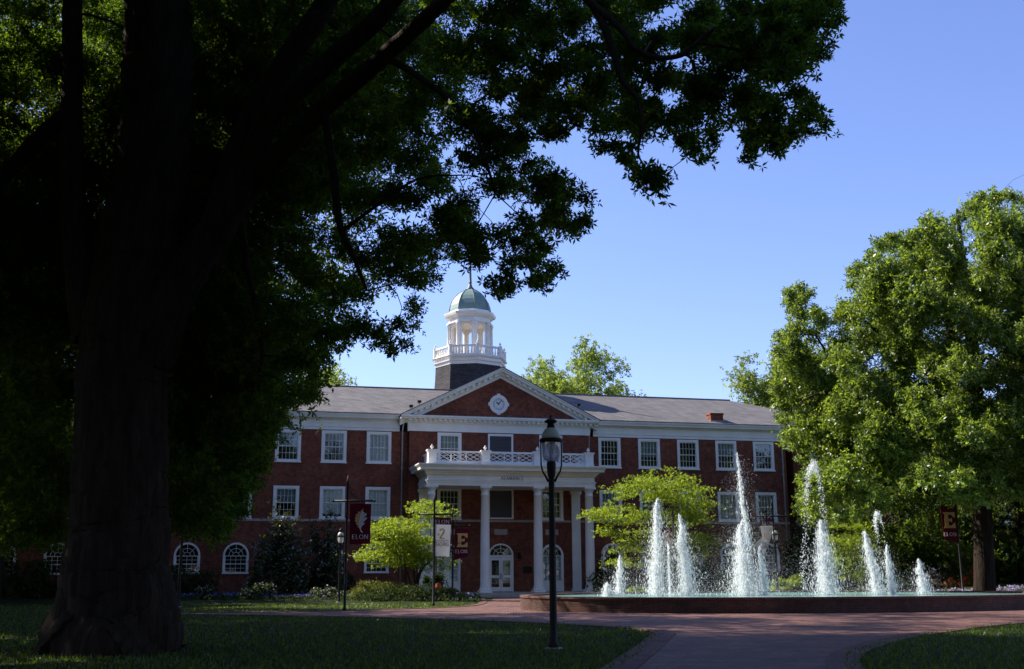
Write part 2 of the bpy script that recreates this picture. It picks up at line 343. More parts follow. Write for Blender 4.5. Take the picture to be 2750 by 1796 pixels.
# windows ---------------------------------------------------------------
def sash(b,x0,x1,z0,z1,y,cols,rows,t=.022,fr=.05):
    b.box(x0,x0+fr,y,y+.05,z0,z1); b.box(x1-fr,x1,y,y+.05,z0,z1); b.box(x0+fr,x1-fr,y,y+.05,z0,z0+fr); b.box(x0+fr,x1-fr,y,y+.05,z1-fr,z1)
    for k in range(1,cols):
        x=x0+fr+(x1-x0-2*fr)*k/cols; b.box(x-t/2,x+t/2,y+.006,y+.04,z0+fr,z1-fr)
    for k in range(1,rows):
        z=z0+fr+(z1-z0-2*fr)*k/rows; b.box(x0+fr,x1-fr,y+.009,y+.037,z-t/2,z+t/2)
def window(uc,z0,z1,y,blind=None,par=None,hw=HWN,first=True):
    # casing proud of brick, two sashes inside
    b=MB(); par=par or hall; cw=.2
    b.box(-hw,-hw+cw,-.05,.10,0,z1-z0); b.box(hw-cw,hw,-.05,.10,0,z1-z0); b.box(-hw+cw,hw-cw,-.05,.10,z1-z0-cw,z1-z0); b.box(-hw-.05,hw+.05,-.09,.10,-.09,0); b.box(-hw+cw,hw-cw,-.046,.1,0,.1)
    zi0,zi1=.1,z1-z0-cw; zm=(zi0+zi1)/2
    sash(b,-hw+cw,hw-cw,zm-.02,zi1,.02,5,2); sash(b,-hw+cw,hw-cw,zi0,zm+.02,.075,5,2)
    o=b.build('window',WHITE,par,(uc,y,z0))
    MB().add([(-hw+cw,.05,zm),(hw-cw,.05,zm),(hw-cw,.05,zi1),(-hw+cw,.05,zi1),(-hw+cw,.105,zi0),(hw-cw,.105,zi0),(hw-cw,.105,zm),(-hw+cw,.105,zm)],[(0,1,2,3),(4,5,6,7)]).build('pane',GLASS,o)
    if blind:
        kind,fr=blind; h=(zi1-zi0)*fr
        bb=MB(); nx=14
        for k in range(nx):  # gently pleated cloth
            xa=-hw+cw+(2*(hw-cw))*k/nx; xb=-hw+cw+(2*(hw-cw))*(k+1)/nx; ya=.17+(.02 if k%2 else 0); yb=.17+(0 if k%2 else .02)
            bb.add([(xa,ya,zi1-h),(xb,yb,zi1-h),(xb,yb,zi1),(xa,ya,zi1)],[(0,1,2,3)])
        bb.build('blind' if kind=='b' else 'curtain',BLIND if kind=='b' else CURT,o)
    return o
def arch_window(uc,z0,zs,zt,hw,y,blind=None,panel=0.,par=None,name='arched_window'):
    b=MB(); cw=.13; par=par or hall
    outer=[(-hw-.0,z0)]+arch_pts(0,hw,zs,zt)+[(hw,z0)]; inner=[(-hw+cw,z0)]+arch_pts(0,hw-cw,zs,zt-cw)+[(hw-cw,z0)]
    n=len(outer)
    for k in range(n-1):
        p,q,r_,s_=outer[k],outer[k+1],inner[k+1],inner[k]
        b.add([(p[0],-.05,p[1]),(q[0],-.05,q[1]),(r_[0],-.05,r_[1]),(s_[0],-.05,s_[1]),(p[0],.1,p[1]),(q[0],.1,q[1]),(r_[0],.1,r_[1]),(s_[0],.1,s_[1])],[(0,1,2,3)[::-1],(0,4,5,1),(3,2,6,7)])
    b.box(-hw-.03,hw+.03,-.08,.1,z0-.08,z0)
    xi=hw-cw; zb=z0
    if panel: b.box(-xi,xi,-.0,.08,z0,z0+panel); b.box(-xi,xi,-.03,.0,z0+panel,z0+panel+.08); b.box(-xi+.15,xi-.15,-.02,0,z0+.12,z0+panel-.1); zb=z0+panel+.08
    sash(b,-xi,xi,(zb+zs)/2,zs,.02,4,2); sash(b,-xi,xi,zb,(zb+zs)/2+.03,.06,4,2)
    # fan light
    for a in (45,90,135):
        ca,sa=math.cos(R(a)),math.sin(R(a)); b.bar((xi*.3*ca,.04,zs+(zt-cw-zs)*.3*sa),(xi*ca,.04,zs+(zt-cw-zs)*sa),.03,.03)
    for f in (.3,.65):
        ap=arch_pts(0,xi*f,zs,zs+(zt-cw-zs)*f,10)
        for k in range(10): b.bar((ap[k][0],.045,ap[k][1]),(ap[k+1][0],.045,ap[k+1][1]),.03,.025)
    o=b.build(name,WHITE,par,(uc,y,0))
    ip=[(-xi,zb)]+arch_pts(0,xi,zs,zt-cw)+[(xi,zb)]
    MB().add([(x,.11,z) for x,z in ip],[tuple(range(len(ip)))]).build('pane',GLASS,o)
    if blind:
        f=blind[1]; MB().add([(-xi,.19,zb),(xi,.19,zb),(xi,.19,zb+(zs-zb)*f),(-xi,.19,zb+(zs-zb)*f)],[(0,1,2,3)]).build('curtain',BLIND if blind[0]=='b' else CURT,o)
    return o
lb3=[None,None,('c',.5),('c',.3),('b',1.)]; lb2=[('c',.4),None,('c',.5),('b',.9),('b',1.)]  # pale blinds at left also stand in for sky reflected in the panes
rb3=[None,('c',.62),None,('c',.5),('c',.35)]; rb2=[('c',1.),('c',.6),('c',1.),('c',1.),('c',.62)]
for i,c in enumerate(LW):
    window(c,*WZ[1],0,lb3[i]); window(c,*WZ[0],0,lb2[i]); arch_window(c,*AR,.86,0,None)
for i,c in enumerate(RW):
    window(c,*WZ[1],0,rb3[i]); window(c,*WZ[0],0,rb2[i])
    arch_window(c,*AR,.86,0,('b',1.) if i==0 else None)
for i,c in enumerate(bc):
    window(c,*WZ[1],BY,[('c',.5),None][i]); window(c,*WZ[0],BY,None)
    arch_window(c,.31,2.83,3.66,.85,BY,('c',1.),.62)
for z0,z1 in WZ:   # louvres
    b=MB(); hw=.95; b.box(-hw,-hw+.13,-.05,.1,0,z1-z0); b.box(hw-.13,hw,-.05,.1,0,z1-z0); b.box(-hw+.13,hw-.13,-.05,.1,z1-z0-.16,z1-z0); b.box(-hw+.13,hw-.13,-.05,.1,0,.1)
    o=b.build('louvre_vent',WHITE,hall,(UC,BY,z0))
    b=MB(); n=20
    for k in range(n):
        z=.1+(z1-z0-.26)*k/n; b.add([(-hw+.13,.0,z),(hw-.13,.0,z),(hw-.13,.09,z+.075),(-hw+.13,.09,z+.075),(-hw+.13,.01,z-.012),(hw-.13,.01,z-.012)],[(0,1,2,3),(0,4,5,1)])
    b.box(-hw+.13,hw-.13,.1,.12,.1,z1-z0-.16)
    b.build('slats',LOUV,o)
# door --------------------------------------------------------------------
b=MB(); hw=.92
outer=[(-hw,.31)]+arch_pts(0,hw,2.86,3.68)+[(hw,.31)]; inner=[(-hw+.1,.31)]+arch_pts(0,hw-.1,2.86,3.58)+[(hw-.1,.31)]
for k in range(len(outer)-1):
    p,q,r_,s_=outer[k],outer[k+1],inner[k+1],inner[k]
    b.add([(p[0],-.05,p[1]),(q[0],-.05,q[1]),(r_[0],-.05,r_[1]),(s_[0],-.05,s_[1]),(r_[0],.1,r_[1]),(s_[0],.1,s_[1])],[(3,2,1,0),(3,2,4,5)])
b.box(-.82,.82,-.03,.1,2.72,2.86)
for a in (45,90,135):
    ca,sa=math.cos(R(a)),math.sin(R(a)); b.bar((.25*ca,.04,2.86+.22*sa),(.82*ca,.04,2.86+.72*sa),.03,.03)
for f in (.3,.65):
    ap=arch_pts(0,.82*f,2.86,2.86+.72*f,10)
    for k in range(10): b.bar((ap[k][0],.045,ap[k][1]),(ap[k+1][0],.045,ap[k+1][1]),.03,.025)
door=b.build('entrance_door',WHITE,hall,(UC,BY,0))
ip=arch_pts(0,.82,2.86,3.58); MB().add([(x,.08,z) for x,z in ip],[tuple(range(len(ip)))]).build('fanlight',GLASS,door)
for s in (-1,1):
    b=MB(); x0,x1=(-.81,-.01) if s<0 else (.01,.81)
    b.box(x0,x0+.12,0,.06,.32,2.71); b.box(x1-.12,x1,0,.06,.32,2.71)
    for a,c in ((.32,.62),(1.27,1.45),(2.5,2.71)): b.box(x0+.12,x1-.12,0,.06,a,c)
    b.build('door_leaf',WHITE,door)
    MB().add([(x0+.12,.04,.62),(x1-.12,.04,.62),(x1-.12,.04,2.5),(x0+.12,.04,2.5)],[(0,1,2,3)]).build('door_pane',GLASS,door)
    MB().box(s*.07-.015,s*.07+.015,-.06,-.03,1.15,1.6).build('handle',BLACK,door)
# stone trim ---------------------------------------------------------------
for x0,x1,y in ((-24.4,BL,0),(BL,BRT,BY),(BRT,22.3,0)):
    MB().box(x0,x1-.002,y-.06,y+.1,5.2,5.36).build('string_course',STONE,hall)
for c in (UC,2.8,-4.86): MB().box(c-.48,c+.48,BY-.03,BY+.05,4.3,4.7).build('limestone_panel',STONE,hall)
# entablature of the wings (white frieze + moulded eaves) ----------------------------------
def entab(x0,x1,y,left=False,right=False):
    b=MB(); prof=[(11.66,.04),(11.85,.04),(11.87,.08),(12.35,.08),(12.40,.16),(12.47,.2),(12.5,.42),(12.62,.46),(12.72,.52),(12.80,.54),(12.83,.5)]
    for k in range(len(prof)-1):
        (za,ya),(zb,yb)=prof[k],prof[k+1]
        b.add([(x0,y-ya,za),(x1,y-ya,za),(x1,y-yb,zb),(x0,y-yb,zb)],[(0,1,2,3)])
    b.add([(x0,y,11.66),(x1,y,11.66),(x1,y-.04,11.66),(x0,y-.04,11.66)],[(0,1,2,3)])
    for x in (x0,x1):
        b.add([(x,y,11.66)]+[(x,y-yy,z) for z,yy in prof]+[(x,y,12.83)],[tuple(range(len(prof)+2))])
    return b
entab(-24.7,-8.45,0).build('entablature',WHITE,hall); entab(6.3,22.3,0).build('entablature',WHITE,hall)
# block entablature with dentils
b=MB(); y=BY
b.box(BL-.12,BRT+.12,y-.1,y+.4,11.66,12.24); b.box(BL-.2,BRT+.2,y-.2,y+.4,12.24,12.32)
b.box(BL-.62,BRT+.62,y-.6,y+.4,12.52,12.62); b.box(BL-.7,BRT+.7,y-.7,y+.4,12.62,12.74); b.box(BL-.3,BRT+.3,y-.28,y+.4,12.32,12.519)
b.build('block_entablature',WHITE,hall)
b=MB(); n=38
for k in range(n):
    x=BL-.25+(BRT-BL+.5)*(k+.5)/n; b.box(x-.09,x+.09,y-.48,y-.285,12.36,12.518)
b.build('dentils',WHITE,hall)
# pediment
AP=(UC,16.5); sl_=(16.5-12.78)/7.48
tl=math.sqrt(1+sl_*sl_)
b=MB(); b.prism([(UC-7.1,12.742),(UC+7.1,12.742),(UC,12.74+7.1*sl_)],BY-.02,BY+.3); b.build('tympanum',BRICK,hall)
b=MB()
def rake(off0,off1,y0,y1):
    # sloped band between perpendicular offsets below the outer roof line
    for s in (-1,1):
        d0=off0*tl;d1=off1*tl
        xe=7.48
        b.prism([(UC,16.5-d0),(UC+s*xe,16.5-sl_*xe-d0),(UC+s*(xe-.0),16.5-sl_*xe-d1),(UC,16.5-d1)],y0,y1)
rake(0,.12,BY-.72,BY+.3); rake(.122,.26,BY-.62,BY+.3); rake(.262,.46,BY-.3,BY+.3); rake(.462,.66,BY-.12,BY+.3)
b.build('raking_cornice',WHITE,hall)
b=MB()
for s in (-1,1):
    for k in range(1,17):
        x=UC+s*k*.43; zc=16.5-sl_*abs(x-UC)-.36*tl; b.prism([(x-.1,zc-.1-s*-.0+sl_*.1*s),(x+.1,zc-.1-sl_*.1*s),(x+.1,zc+.1-sl_*.1*s),(x-.1,zc+.1+sl_*.1*s)],BY-.5,BY-.302)
b.build('dentils',WHITE,hall)
# roofs ----------------------------------------------------------------------
RZ=16.15; RD=8.0
b=MB(); e=-.55; x0,x1=-32.2,30.1; rx0,rx1=-23.7,21.6; bk=17.0
th=.06
def slab(poly):
    n=len(poly); vs=list(poly)+[(x,y,z-th) for x,y,z in poly]; b.add(vs,[tuple(range(n)),tuple(range(2*n-1,n-1,-1))]+[(i,n+i,n+(i+1)%n,(i+1)%n)for i in range(n)])
slab([(x0,e,12.88),(x1,e,12.88),(rx1,RD,RZ),(rx0,RD,RZ)]); slab([(x1,e,12.88),(x1,bk,12.88),(rx1,RD,RZ)]); slab([(x0,bk,12.88),(x0,e,12.88),(rx0,RD,RZ)]); slab([(x1,bk,12.88),(x0,bk,12.88),(rx0,RD,RZ),(rx1,RD,RZ)])
roof=b.build('roof',ROOF,hall)
b=MB(); slab([(UC-7.6,BY-.76,16.5-sl_*7.6+.03),(UC,BY-.76,16.53),(UC,9,16.53),(UC-7.6,9,16.5-sl_*7.6+.03)][::-1]); slab([(UC,BY-.76,16.53),(UC+7.6,BY-.76,16.5-sl_*7.6+.03),(UC+7.6,9,16.5-sl_*7.6+.03),(UC,9,16.53)][::-1]); b.build('pediment_roof',ROOF,hall)
b=MB(); b.tube([(rx0,RD,RZ+.02),(rx1,RD,RZ+.02)],.09,6); b.build('ridge_cap',CDARK,roof)
b=MB(); b.box(16.1,17.15,.15,.95,12.9,13.68); b.box(16.05,17.2,.1,1.0,13.68,13.8); b.build('chimney',BRICK,roof)
MB().box(16.02,17.23,.06,1.05,12.95,13.2).build('flashing',STONE,roof)
# downspouts
for u,y,z1,z0 in ((-24.26,-.12,12.4,.4),(-8.25,-.1,12.35,.3),(21.95,-.12,12.4,.3),(5.92,-.1,12.3,5.5)):
    b=MB(); b.tube([(u,-.45,z1),(u,-.45,z1-.25),(u,y,z1-.75),(u,y,z0)],.055,6)
    for z in (3,6,9): b.box(u-.08,u+.08,y-.01,y+.13,z,z+.05)
    b.build('downspout',METAL,hall)
# clock -----------------------------------------------------------------------
ck=empty('clock'); ck.parent=hall; ck.location=(UC-.15,BY-.02,13.8)
b=MB()
def disc(b,r0,r1,y0,y1,n=40):
    vs=[];
    for k in range(n):
        a=2*math.pi*k/n; c_,s_=math.cos(a),math.sin(a)
        vs+=[(r0*c_,y0,r0*s_),(r1*c_,y0,r1*s_),(r1*c_,y1,r1*s_),(r0*c_,y1,r0*s_)]
    fs=[]
    for k in range(n):
        i=4*k;j=4*((k+1)%n); fs+=[(i,i+1,j+1,j),(i+1,i+2,j+2,j+1),(i,j,j+3,i+3)]
    b.add(vs,fs)
disc(b,.45,.70,-.08,0.05)
for a in range(4):
    c_,s_=math.cos(a*math.pi/2),math.sin(a*math.pi/2)
    P=[(.64,-.1),(.78,-.13),(.78,.13),(.64,.1)]; b.prism([(x*c_-z*s_,x*s_+z*c_) for x,z in P],-.1,.05)
b.build('clock_surround',WHITE,ck)
b=MB(); b.add([(.445*math.cos(2*math.pi*k/40),-.04,.445*math.sin(2*math.pi*k/40)) for k in range(40)],[tuple(range(40))]); b.build('clock_face',mat('clock_face_paint',(.74,.72,.7),.4,.4),ck)
b=MB(); disc(b,.40,.42,-.048,-.044)
for k in range(12):
    a=k*math.pi/6; b.bar((.3*math.sin(a),-.047,.3*math.cos(a)),(.37*math.sin(a),-.047,.37*math.cos(a)),.035,.006)
b.build('clock_numerals',BLACK,ck)
MB().bar((0,-.06,0),(.2*math.sin(R(-55)),-.06,.24*math.cos(R(-50))),.085,.012).build('clock_hand',BLACK,ck)
MB().bar((-.06*math.sin(R(36)),-.075,-.06*math.cos(R(36))),(.34*math.sin(R(36)),-.075,.36*math.cos(R(36))),.06,.012).build('clock_hand',BLACK,ck)
for x,z in ((UC-6.15,13.6),(UC-6.75,13.25),(UC+5.9,13.75)):
    b=MB(); b.tube([(x,BY-.4,z-.35),(x,BY-.4,z+.05)],.03,6); b.box(x-.13,x+.13,BY-.6,BY-.4,z+.05,z+.22); b.build('floodlight',BLACK,hall)
# lantern and plaque by the door
b=MB(); b.lathe([(.02,.3),(.1,.25),(.11,.22),(.09,-.1),(.02,-.16)],8,(.3,BY-.16,2.75)); b.box(.27,.33,BY-.1,BY,2.8,2.86); b.build('wall_lantern',BLACK,hall)
MB().box(.6,1.28,BY-.04,BY,1.61,2.04).build('plaque',BLACK,hall)
# portico ------------------------------------------------------------------------
PW=-3.7   # column line (local y)
PC=[UC-5.68,UC-1.9,UC+1.9,UC+5.68]
por=empty('portico'); por.parent=hall
b=MB(); x0,x1=PC[0]-.36,PC[3]+.36; yf=PW-.32
b.box(x0,x1,yf,BY,7.52,7.70); b.box(x0-.04,x1+.04,yf-.04,BY-.002,7.70,7.83); b.box(x0-.09,x1+.09,yf-.09,BY-.001,7.83,7.88); b.box(x0+.01,x1-.01,yf+.01,BY,7.88,8.22)
prof=[(8.22,.03),(8.30,.1),(8.36,.12),(8.40,.2),(8.52,.24),(8.55,.55),(8.70,.58),(8.80,.66),(8.88,.72),(8.95,.72)]
for k in range(len(prof)-1):
    (za,a),(zb,c)=prof[k],prof[k+1]
    qa=[(x0-a,BY,za),(x0-a,yf-a,za),(x1+a,yf-a,za),(x1+a,BY,za)]; qb=[(x0-c,BY,zb),(x0-c,yf-c,zb),(x1+c,yf-c,zb),(x1+c,BY,zb)]
    for i in range(3): b.add([qa[i],qa[i+1],qb[i+1],qb[i]],[(0,1,2,3)])
b.add([(x0-.72,yf-.72,8.95),(x1+.72,yf-.72,8.95),(x1+.72,BY,9.0),(x0-.72,BY,9.0)],[(0,1,2,3)])
b.build('portico_entablature',WHITE,por)
for c in PC:
    b=MB(); b.box(-.42,.42,-.42,.42,.3,.46)
    b.lathe([(.40,.46),(.42,.50),(.40,.56),(.35,.58),(.35,.62),(.37,.65),(.34,.70),(.325,.8),(.325,2.6),(.31,4.2),(.275,6.88),(.30,6.9),(.30,6.95),(.27,6.97),(.27,7.15),(.29,7.2),(.36,7.32),(.40,7.38)],24)
    b.box(-.41,.41,-.41,.41,7.38,7.52)
    b.build('column',WHITE,por,(c,PW,0))
for c in (PC[0],PC[3]):
    b=MB(); b.box(-.33,.33,-.14,0,.45,7.2); b.box(-.4,.4,-.2,0,.3,.45); b.box(-.36,.36,-.17,0,7.2,7.28); b.box(-.42,.42,-.22,0,7.28,7.5); b.box(-.35,.35,-.16,0,6.85,6.9); b.build('pilaster',WHITE,por,(c,BY,0))
b=MB(); b.box(x0-.5,x1+.5,-5.0,BY,-.2,.3); b.box(x0-.9,x1+.9,-5.4,-5.0,-.2,.15); b.build('portico_steps',STONE,por)
# balustrade
ped=[]
for c in PC:
    b=MB(); b.box(-.29,.29,-.29,.29,9.0,9.82); b.box(-.33,.33,-.33,.33,9.82,9.9); b.box(-.37,.37,-.37,.37,9.9,9.98); b.box(-.32,.32,-.32,.32,8.995,9.12)
    o=b.build('pedestal',WHITE,por,(c,PW-.05,0))
    MB().lathe([(.09,9.98),(.06,10.02),(.05,10.06),(.12,10.14),(.12,10.2),(.05,10.27),(.06,10.3),(.01,10.36)],10).build('finial',WHITE,o)
def rail_bay(b,xa,xb,y,np_):
    b.box(xa,xb,y-.09,y+.09,9.80,9.92); b.box(xa,xb,y-.07,y+.07,9.04,9.24)
    w_=(xb-xa)/np_
    for k in range(np_):
        a=xa+k*w_; c=a+w_
        if k: b.box(a-.03,a+.03,y-.035,y+.035,9.24,9.8)
        z0,z1=9.25,9.79; zm=(z0+z1)/2; m=(a+c)/2; a+=.03; c-=.03
        b.bar((a,y,z0),(c,y,z1),.045,.03); b.bar((a,y+.012,z1),(c,y+.012,z0),.045,.03)
        for p,q in (((a,zm),(m,z1)),((m,z1),(c,zm)),((c,zm),(m,z0)),((m,z0),(a,zm))): b.bar((p[0],y-.014,p[1]),(q[0],y-.014,q[1]),.04,.025)
b=MB()
for i in range(3): rail_bay(b,PC[i]+.3,PC[i+1]-.3,PW-.05,3)
b.build('balcony_railing',WHITE,por)
for c in (PC[0],PC[3]):
    b=MB(); rail_bay(b,.0,2.85,0,3); o=b.build('balcony_railing',WHITE,por,(c,PW+.25,0)); o.rotation_euler=(0,0,math.pi/2)
# lettering: a small stroke alphabet with serifs ----------------------------------------------
GLY={'E':(.62,[((.12,0),(.12,1)),((.12,0),(.58,0)),((.12,.52),(.46,.52)),((.12,1),(.58,1))]),'L':(.58,[((.12,0),(.12,1)),((.12,0),(.55,0))]),
 'O':(.86,'O'),'N':(.82,[((.12,0),(.12,1)),((.12,1),(.7,0)),((.7,0),(.7,1))]),'A':(.8,[((.04,0),(.4,1)),((.4,1),(.76,0)),((.18,.36),(.62,.36))]),
 'M':(1.,[((.1,0),(.14,1)),((.14,1),(.5,.08)),((.5,.08),(.86,1)),((.86,1),(.9,0))]),'C':(.76,'C'),'T':(.7,[((.35,0),(.35,1)),((.03,1),(.67,1))]),
 'P':(.62,'P'),'1':(.4,[((.2,0),(.2,1)),((.2,1),(.06,.86))]),'0':(.66,'0'),'2':(.6,'2'),'#':(.6,[((.2,.1),(.3,.9)),((.4,.1),(.5,.9)),((.08,.35),(.58,.35)),((.08,.65),(.58,.65))])}
def arcpts(cx,cz,rx,rz,a0,a1,n=12): return [(cx+rx*math.cos(R(a0+(a1-a0)*k/n)),cz+rz*math.sin(R(a0+(a1-a0)*k/n))) for k in range(n+1)]
def serif_text(txt,h,y=0.,t=.1,gap=.12,dep=.012,fx=1.,serif=True):
    b=MB(); x=0; lay=[0]
    def st(p,q,tt):
        lay[0]+=1; o=(lay[0]%7)*.0006
        b.bar((p[0],y-o,p[1]),(q[0],y-o,q[1]),tt*h,dep)
    for ch in txt:
        if ch==' ': x+=.4*h; continue
        wd,g=GLY[ch]; wd*=fx
        if isinstance(g,str):
            if g=='O': pl=arcpts(.42,.5,.36,.5,0,360,20)
            elif g=='0': pl=arcpts(.32,.5,.26,.5,0,360,20)
            elif g=='C': pl=arcpts(.42,.5,.36,.5,50,310,16)
            elif g=='P': pl=[(.12,0),(.12,1),(.3,1)]+arcpts(.32,.76,.24,.24,90,-90,8)+[(.12,.52)]
            else: pl=arcpts(.3,.74,.22,.26,165,-20,10)+[(.06,.02),(.56,.02)]
            segs=[(pl[i],pl[i+1]) for i in range(len(pl)-1)]
        else: segs=g
        for p,q in segs:
            thin=abs(p[1]-q[1])<.05
            st((x+p[0]*h*fx,p[1]*h),(x+q[0]*h*fx,q[1]*h),t*(.55 if thin else 1.))
        if serif and not isinstance(g,str) and ch!='#':
            for p,q in segs:
                if abs(p[1]-q[1])>.5:
                    for e_ in (p,q):
                        if e_[1] in (0,1): st((x+(e_[0]-.1)*h*fx,e_[1]*h),(x+(e_[0]+.1)*h*fx,e_[1]*h),t*.45)
        x+=(wd+gap)*h
    return b,x-gap*h
def sans_text(txt,size,dep=.006,sx=1.):
    cu=bpy.data.curves.new('lettering','FONT'); cu.body=txt; cu.size=size; cu.extrude=dep/2; cu.align_x='CENTER'; cu.resolution_u=3
    o=bpy.data.objects.new('tmp',cu); C.objects.link(o); dg=bpy.context.evaluated_depsgraph_get(); dg.update()
    me=o.evaluated_get(dg).to_mesh(); b=MB(); b.add([(v.co.x*sx,v.co.z,v.co.y) for v in me.vertices],[tuple(p.vertices) for p in me.polygons])
    o.evaluated_get(dg).to_mesh_clear(); bpy.data.objects.remove(o); bpy.data.curves.remove(cu); return b
tb,tw=serif_text('ALAMANCE',.215,0,.13,.2)
tb.build('lettering',mat('letter_bronze',(.16,.09,.09),.6,.3),por,(UC-.02-tw/2,yf-.003,7.96))
# cupola --------------------------------------------------------------------------
cup=empty('cupola'); cup.parent=hall; cup.location=(UC,10.3,0)
PH=-math.pi/2
MB().lathe([(3.3,14.5),(3.08,16.2),(2.98,17.3),(2.95,18.4)],8,ph=PH,smooth=False).build('slate_base',SLATE,cup)
MB().lathe([(2.98,18.4),(3.02,18.62),(3.12,18.68),(3.14,18.78),(3.02,18.8),(3.02,18.95),(3.2,19.0),(3.26,19.1),(3.0,19.14)],8,ph=PH,smooth=False).build('base_cornice',WHITE,cup)
b=MB(); Rb=2.98
for k in range(8):
    a0=PH+k*math.pi/4; a1=a0+math.pi/4; p=np.array([Rb*math.cos(a0),Rb*math.sin(a0)]);q=np.array([Rb*math.cos(a1),Rb*math.sin(a1)])
    for z0,z1,t in ((19.14,19.26,.2),(19.84,19.98,.22)):
        d=(q-p)/np.linalg.norm(q-p); n_=np.array([d[1],-d[0]])*t/2
        vs=[(*(p-n_),z0),(*(p+n_),z0),(*(q+n_),z0),(*(q-n_),z0),(*(p-n_),z1),(*(p+n_),z1),(*(q+n_),z1),(*(q-n_),z1)]
        b.add(vs,[(0,1,2,3)[::-1],(4,5,6,7),(0,1,5,4),(1,2,6,5),(2,3,7,6),(3,0,4,7)])
    b.lathe([(.17,19.14),(.17,19.985),(.2,19.99),(.2,20.04)],8,(*p,0),smooth=False)
    for j in range(1,9):
        if j in (4,5) and False: continue
        c=p+(q-p)*(j/9.); b.lathe([(.06,19.26),(.085,19.4),(.04,19.62),(.05,19.84)],6,(*c,0),caps=False)
b.build('balustrade',WHITE,cup)
for k in range(8):
    a0=PH+k*math.pi/4
    MB().lathe([(.05,20.04),(.04,20.1),(.1,20.2),(.1,20.26),(.03,20.34),(.01,20.45)],8,(Rb*math.cos(a0),Rb*math.sin(a0),0)).build('finial',WHITE,cup)
b=MB(); Rd=1.78
fwid=2*Rd*math.sin(math.pi/8); ap_=Rd*math.cos(math.pi/8)
for k in range(8):
    am=PH+(k+.5)*math.pi/4; ca,sa=math.cos(am),math.sin(am)
    def tr(x,y,z): # x along face, y outward
        return (ca*(ap_+y)-sa*x, sa*(ap_+y)+ca*x, z)
    hw_=fwid/2; ow=.42; zs,zt=21.62,22.05
    a_=arch_pts(0,ow,zs,zt,10)
    for y_,fl in ((0,1),(-.14,-1)):
        for s in (-1,1): b.add([tr(s*hw_,y_,19.14),tr(s*ow,y_,19.14),tr(s*ow,y_,zs),tr(s*hw_,y_,zs)],[(0,1,2,3)])
        top=[tr(-hw_,y_,zs)]+[tr(x,y_,z) for x,z in a_]+[tr(hw_,y_,zs),tr(hw_,y_,22.4),tr(-hw_,y_,22.4)]
        m=len(a_)
        for i in range(m-1):
            xa,za=a_[i];xb,zb=a_[i+1]; b.add([tr(xa,y_,za),tr(xb,y_,zb),tr(xb,y_,22.4),tr(xa,y_,22.4)],[(0,1,2,3)])
        for s in (-1,1): b.add([tr(s*ow,y_,zs),tr(s*hw_,y_,zs),tr(s*hw_,y_,22.4),tr(s*ow,y_,22.4)],[(0,1,2,3)])
    lp=[(-ow,19.14)]+a_+[(ow,19.14)]
    for i in range(len(lp)-1): b.add([tr(lp[i][0],0,lp[i][1]),tr(lp[i+1][0],0,lp[i+1][1]),tr(lp[i+1][0],-.14,lp[i+1][1]),tr(lp[i][0],-.14,lp[i][1])],[(0,1,2,3)])
b.build('lantern_arcade',WHITE,cup)
MB().lathe([(1.6,22.25),(.01,22.28)],8,ph=PH,smooth=False,caps=False).build('lantern_ceiling',CREAM,cup)
MB().lathe([(2.9,19.135),(.01,19.2)],8,ph=PH,smooth=False,caps=False).build('lantern_floor',STONE,cup)
for k in range(8):
    a0=PH+k*math.pi/4
    MB().lathe([(.2,19.14),(.2,19.3),(.15,19.34),(.15,20.5),(.13,21.95),(.18,22.0),(.2,22.1),(.2,22.2)],10,(1.84*math.cos(a0),1.84*math.sin(a0),0)).build('lantern_column',WHITE,cup)
MB().lathe([(2.0,22.2),(2.0,22.3),(1.9,22.32),(1.9,22.42),(1.82,22.45),(1.82,22.62),(1.95,22.68),(2.0,22.75),(2.2,22.82),(2.26,23.0),(2.26,23.06),(1.85,23.16),(1.82,23.3)],8,ph=PH,smooth=False).build('lantern_cornice',WHITE,cup)
dp=[(1.82,23.26),(1.8,23.5),(1.73,23.85),(1.58,24.25),(1.34,24.62),(1.02,24.95),(.66,25.2),(.34,25.36)]
dome=MB().lathe(dp,8,ph=PH,smooth=False).build('dome',COPPER,cup)
b=MB()
for k in range(8):
    a0=PH+k*math.pi/4; b.tube([((r+.01)*math.cos(a0),(r+.01)*math.sin(a0),z) for r,z in dp],.03,5)
b.build('dome_seams',CDARK,cup)
MB().lathe([(.4,25.34),(.36,25.42),(.2,25.6),(.12,25.85),(.1,25.9),(.15,25.95),(.15,26.0),(.12,26.05),(.1,26.8),(.075,27.7),(.02,28.5)],10).build('spire',CDARK,cup)

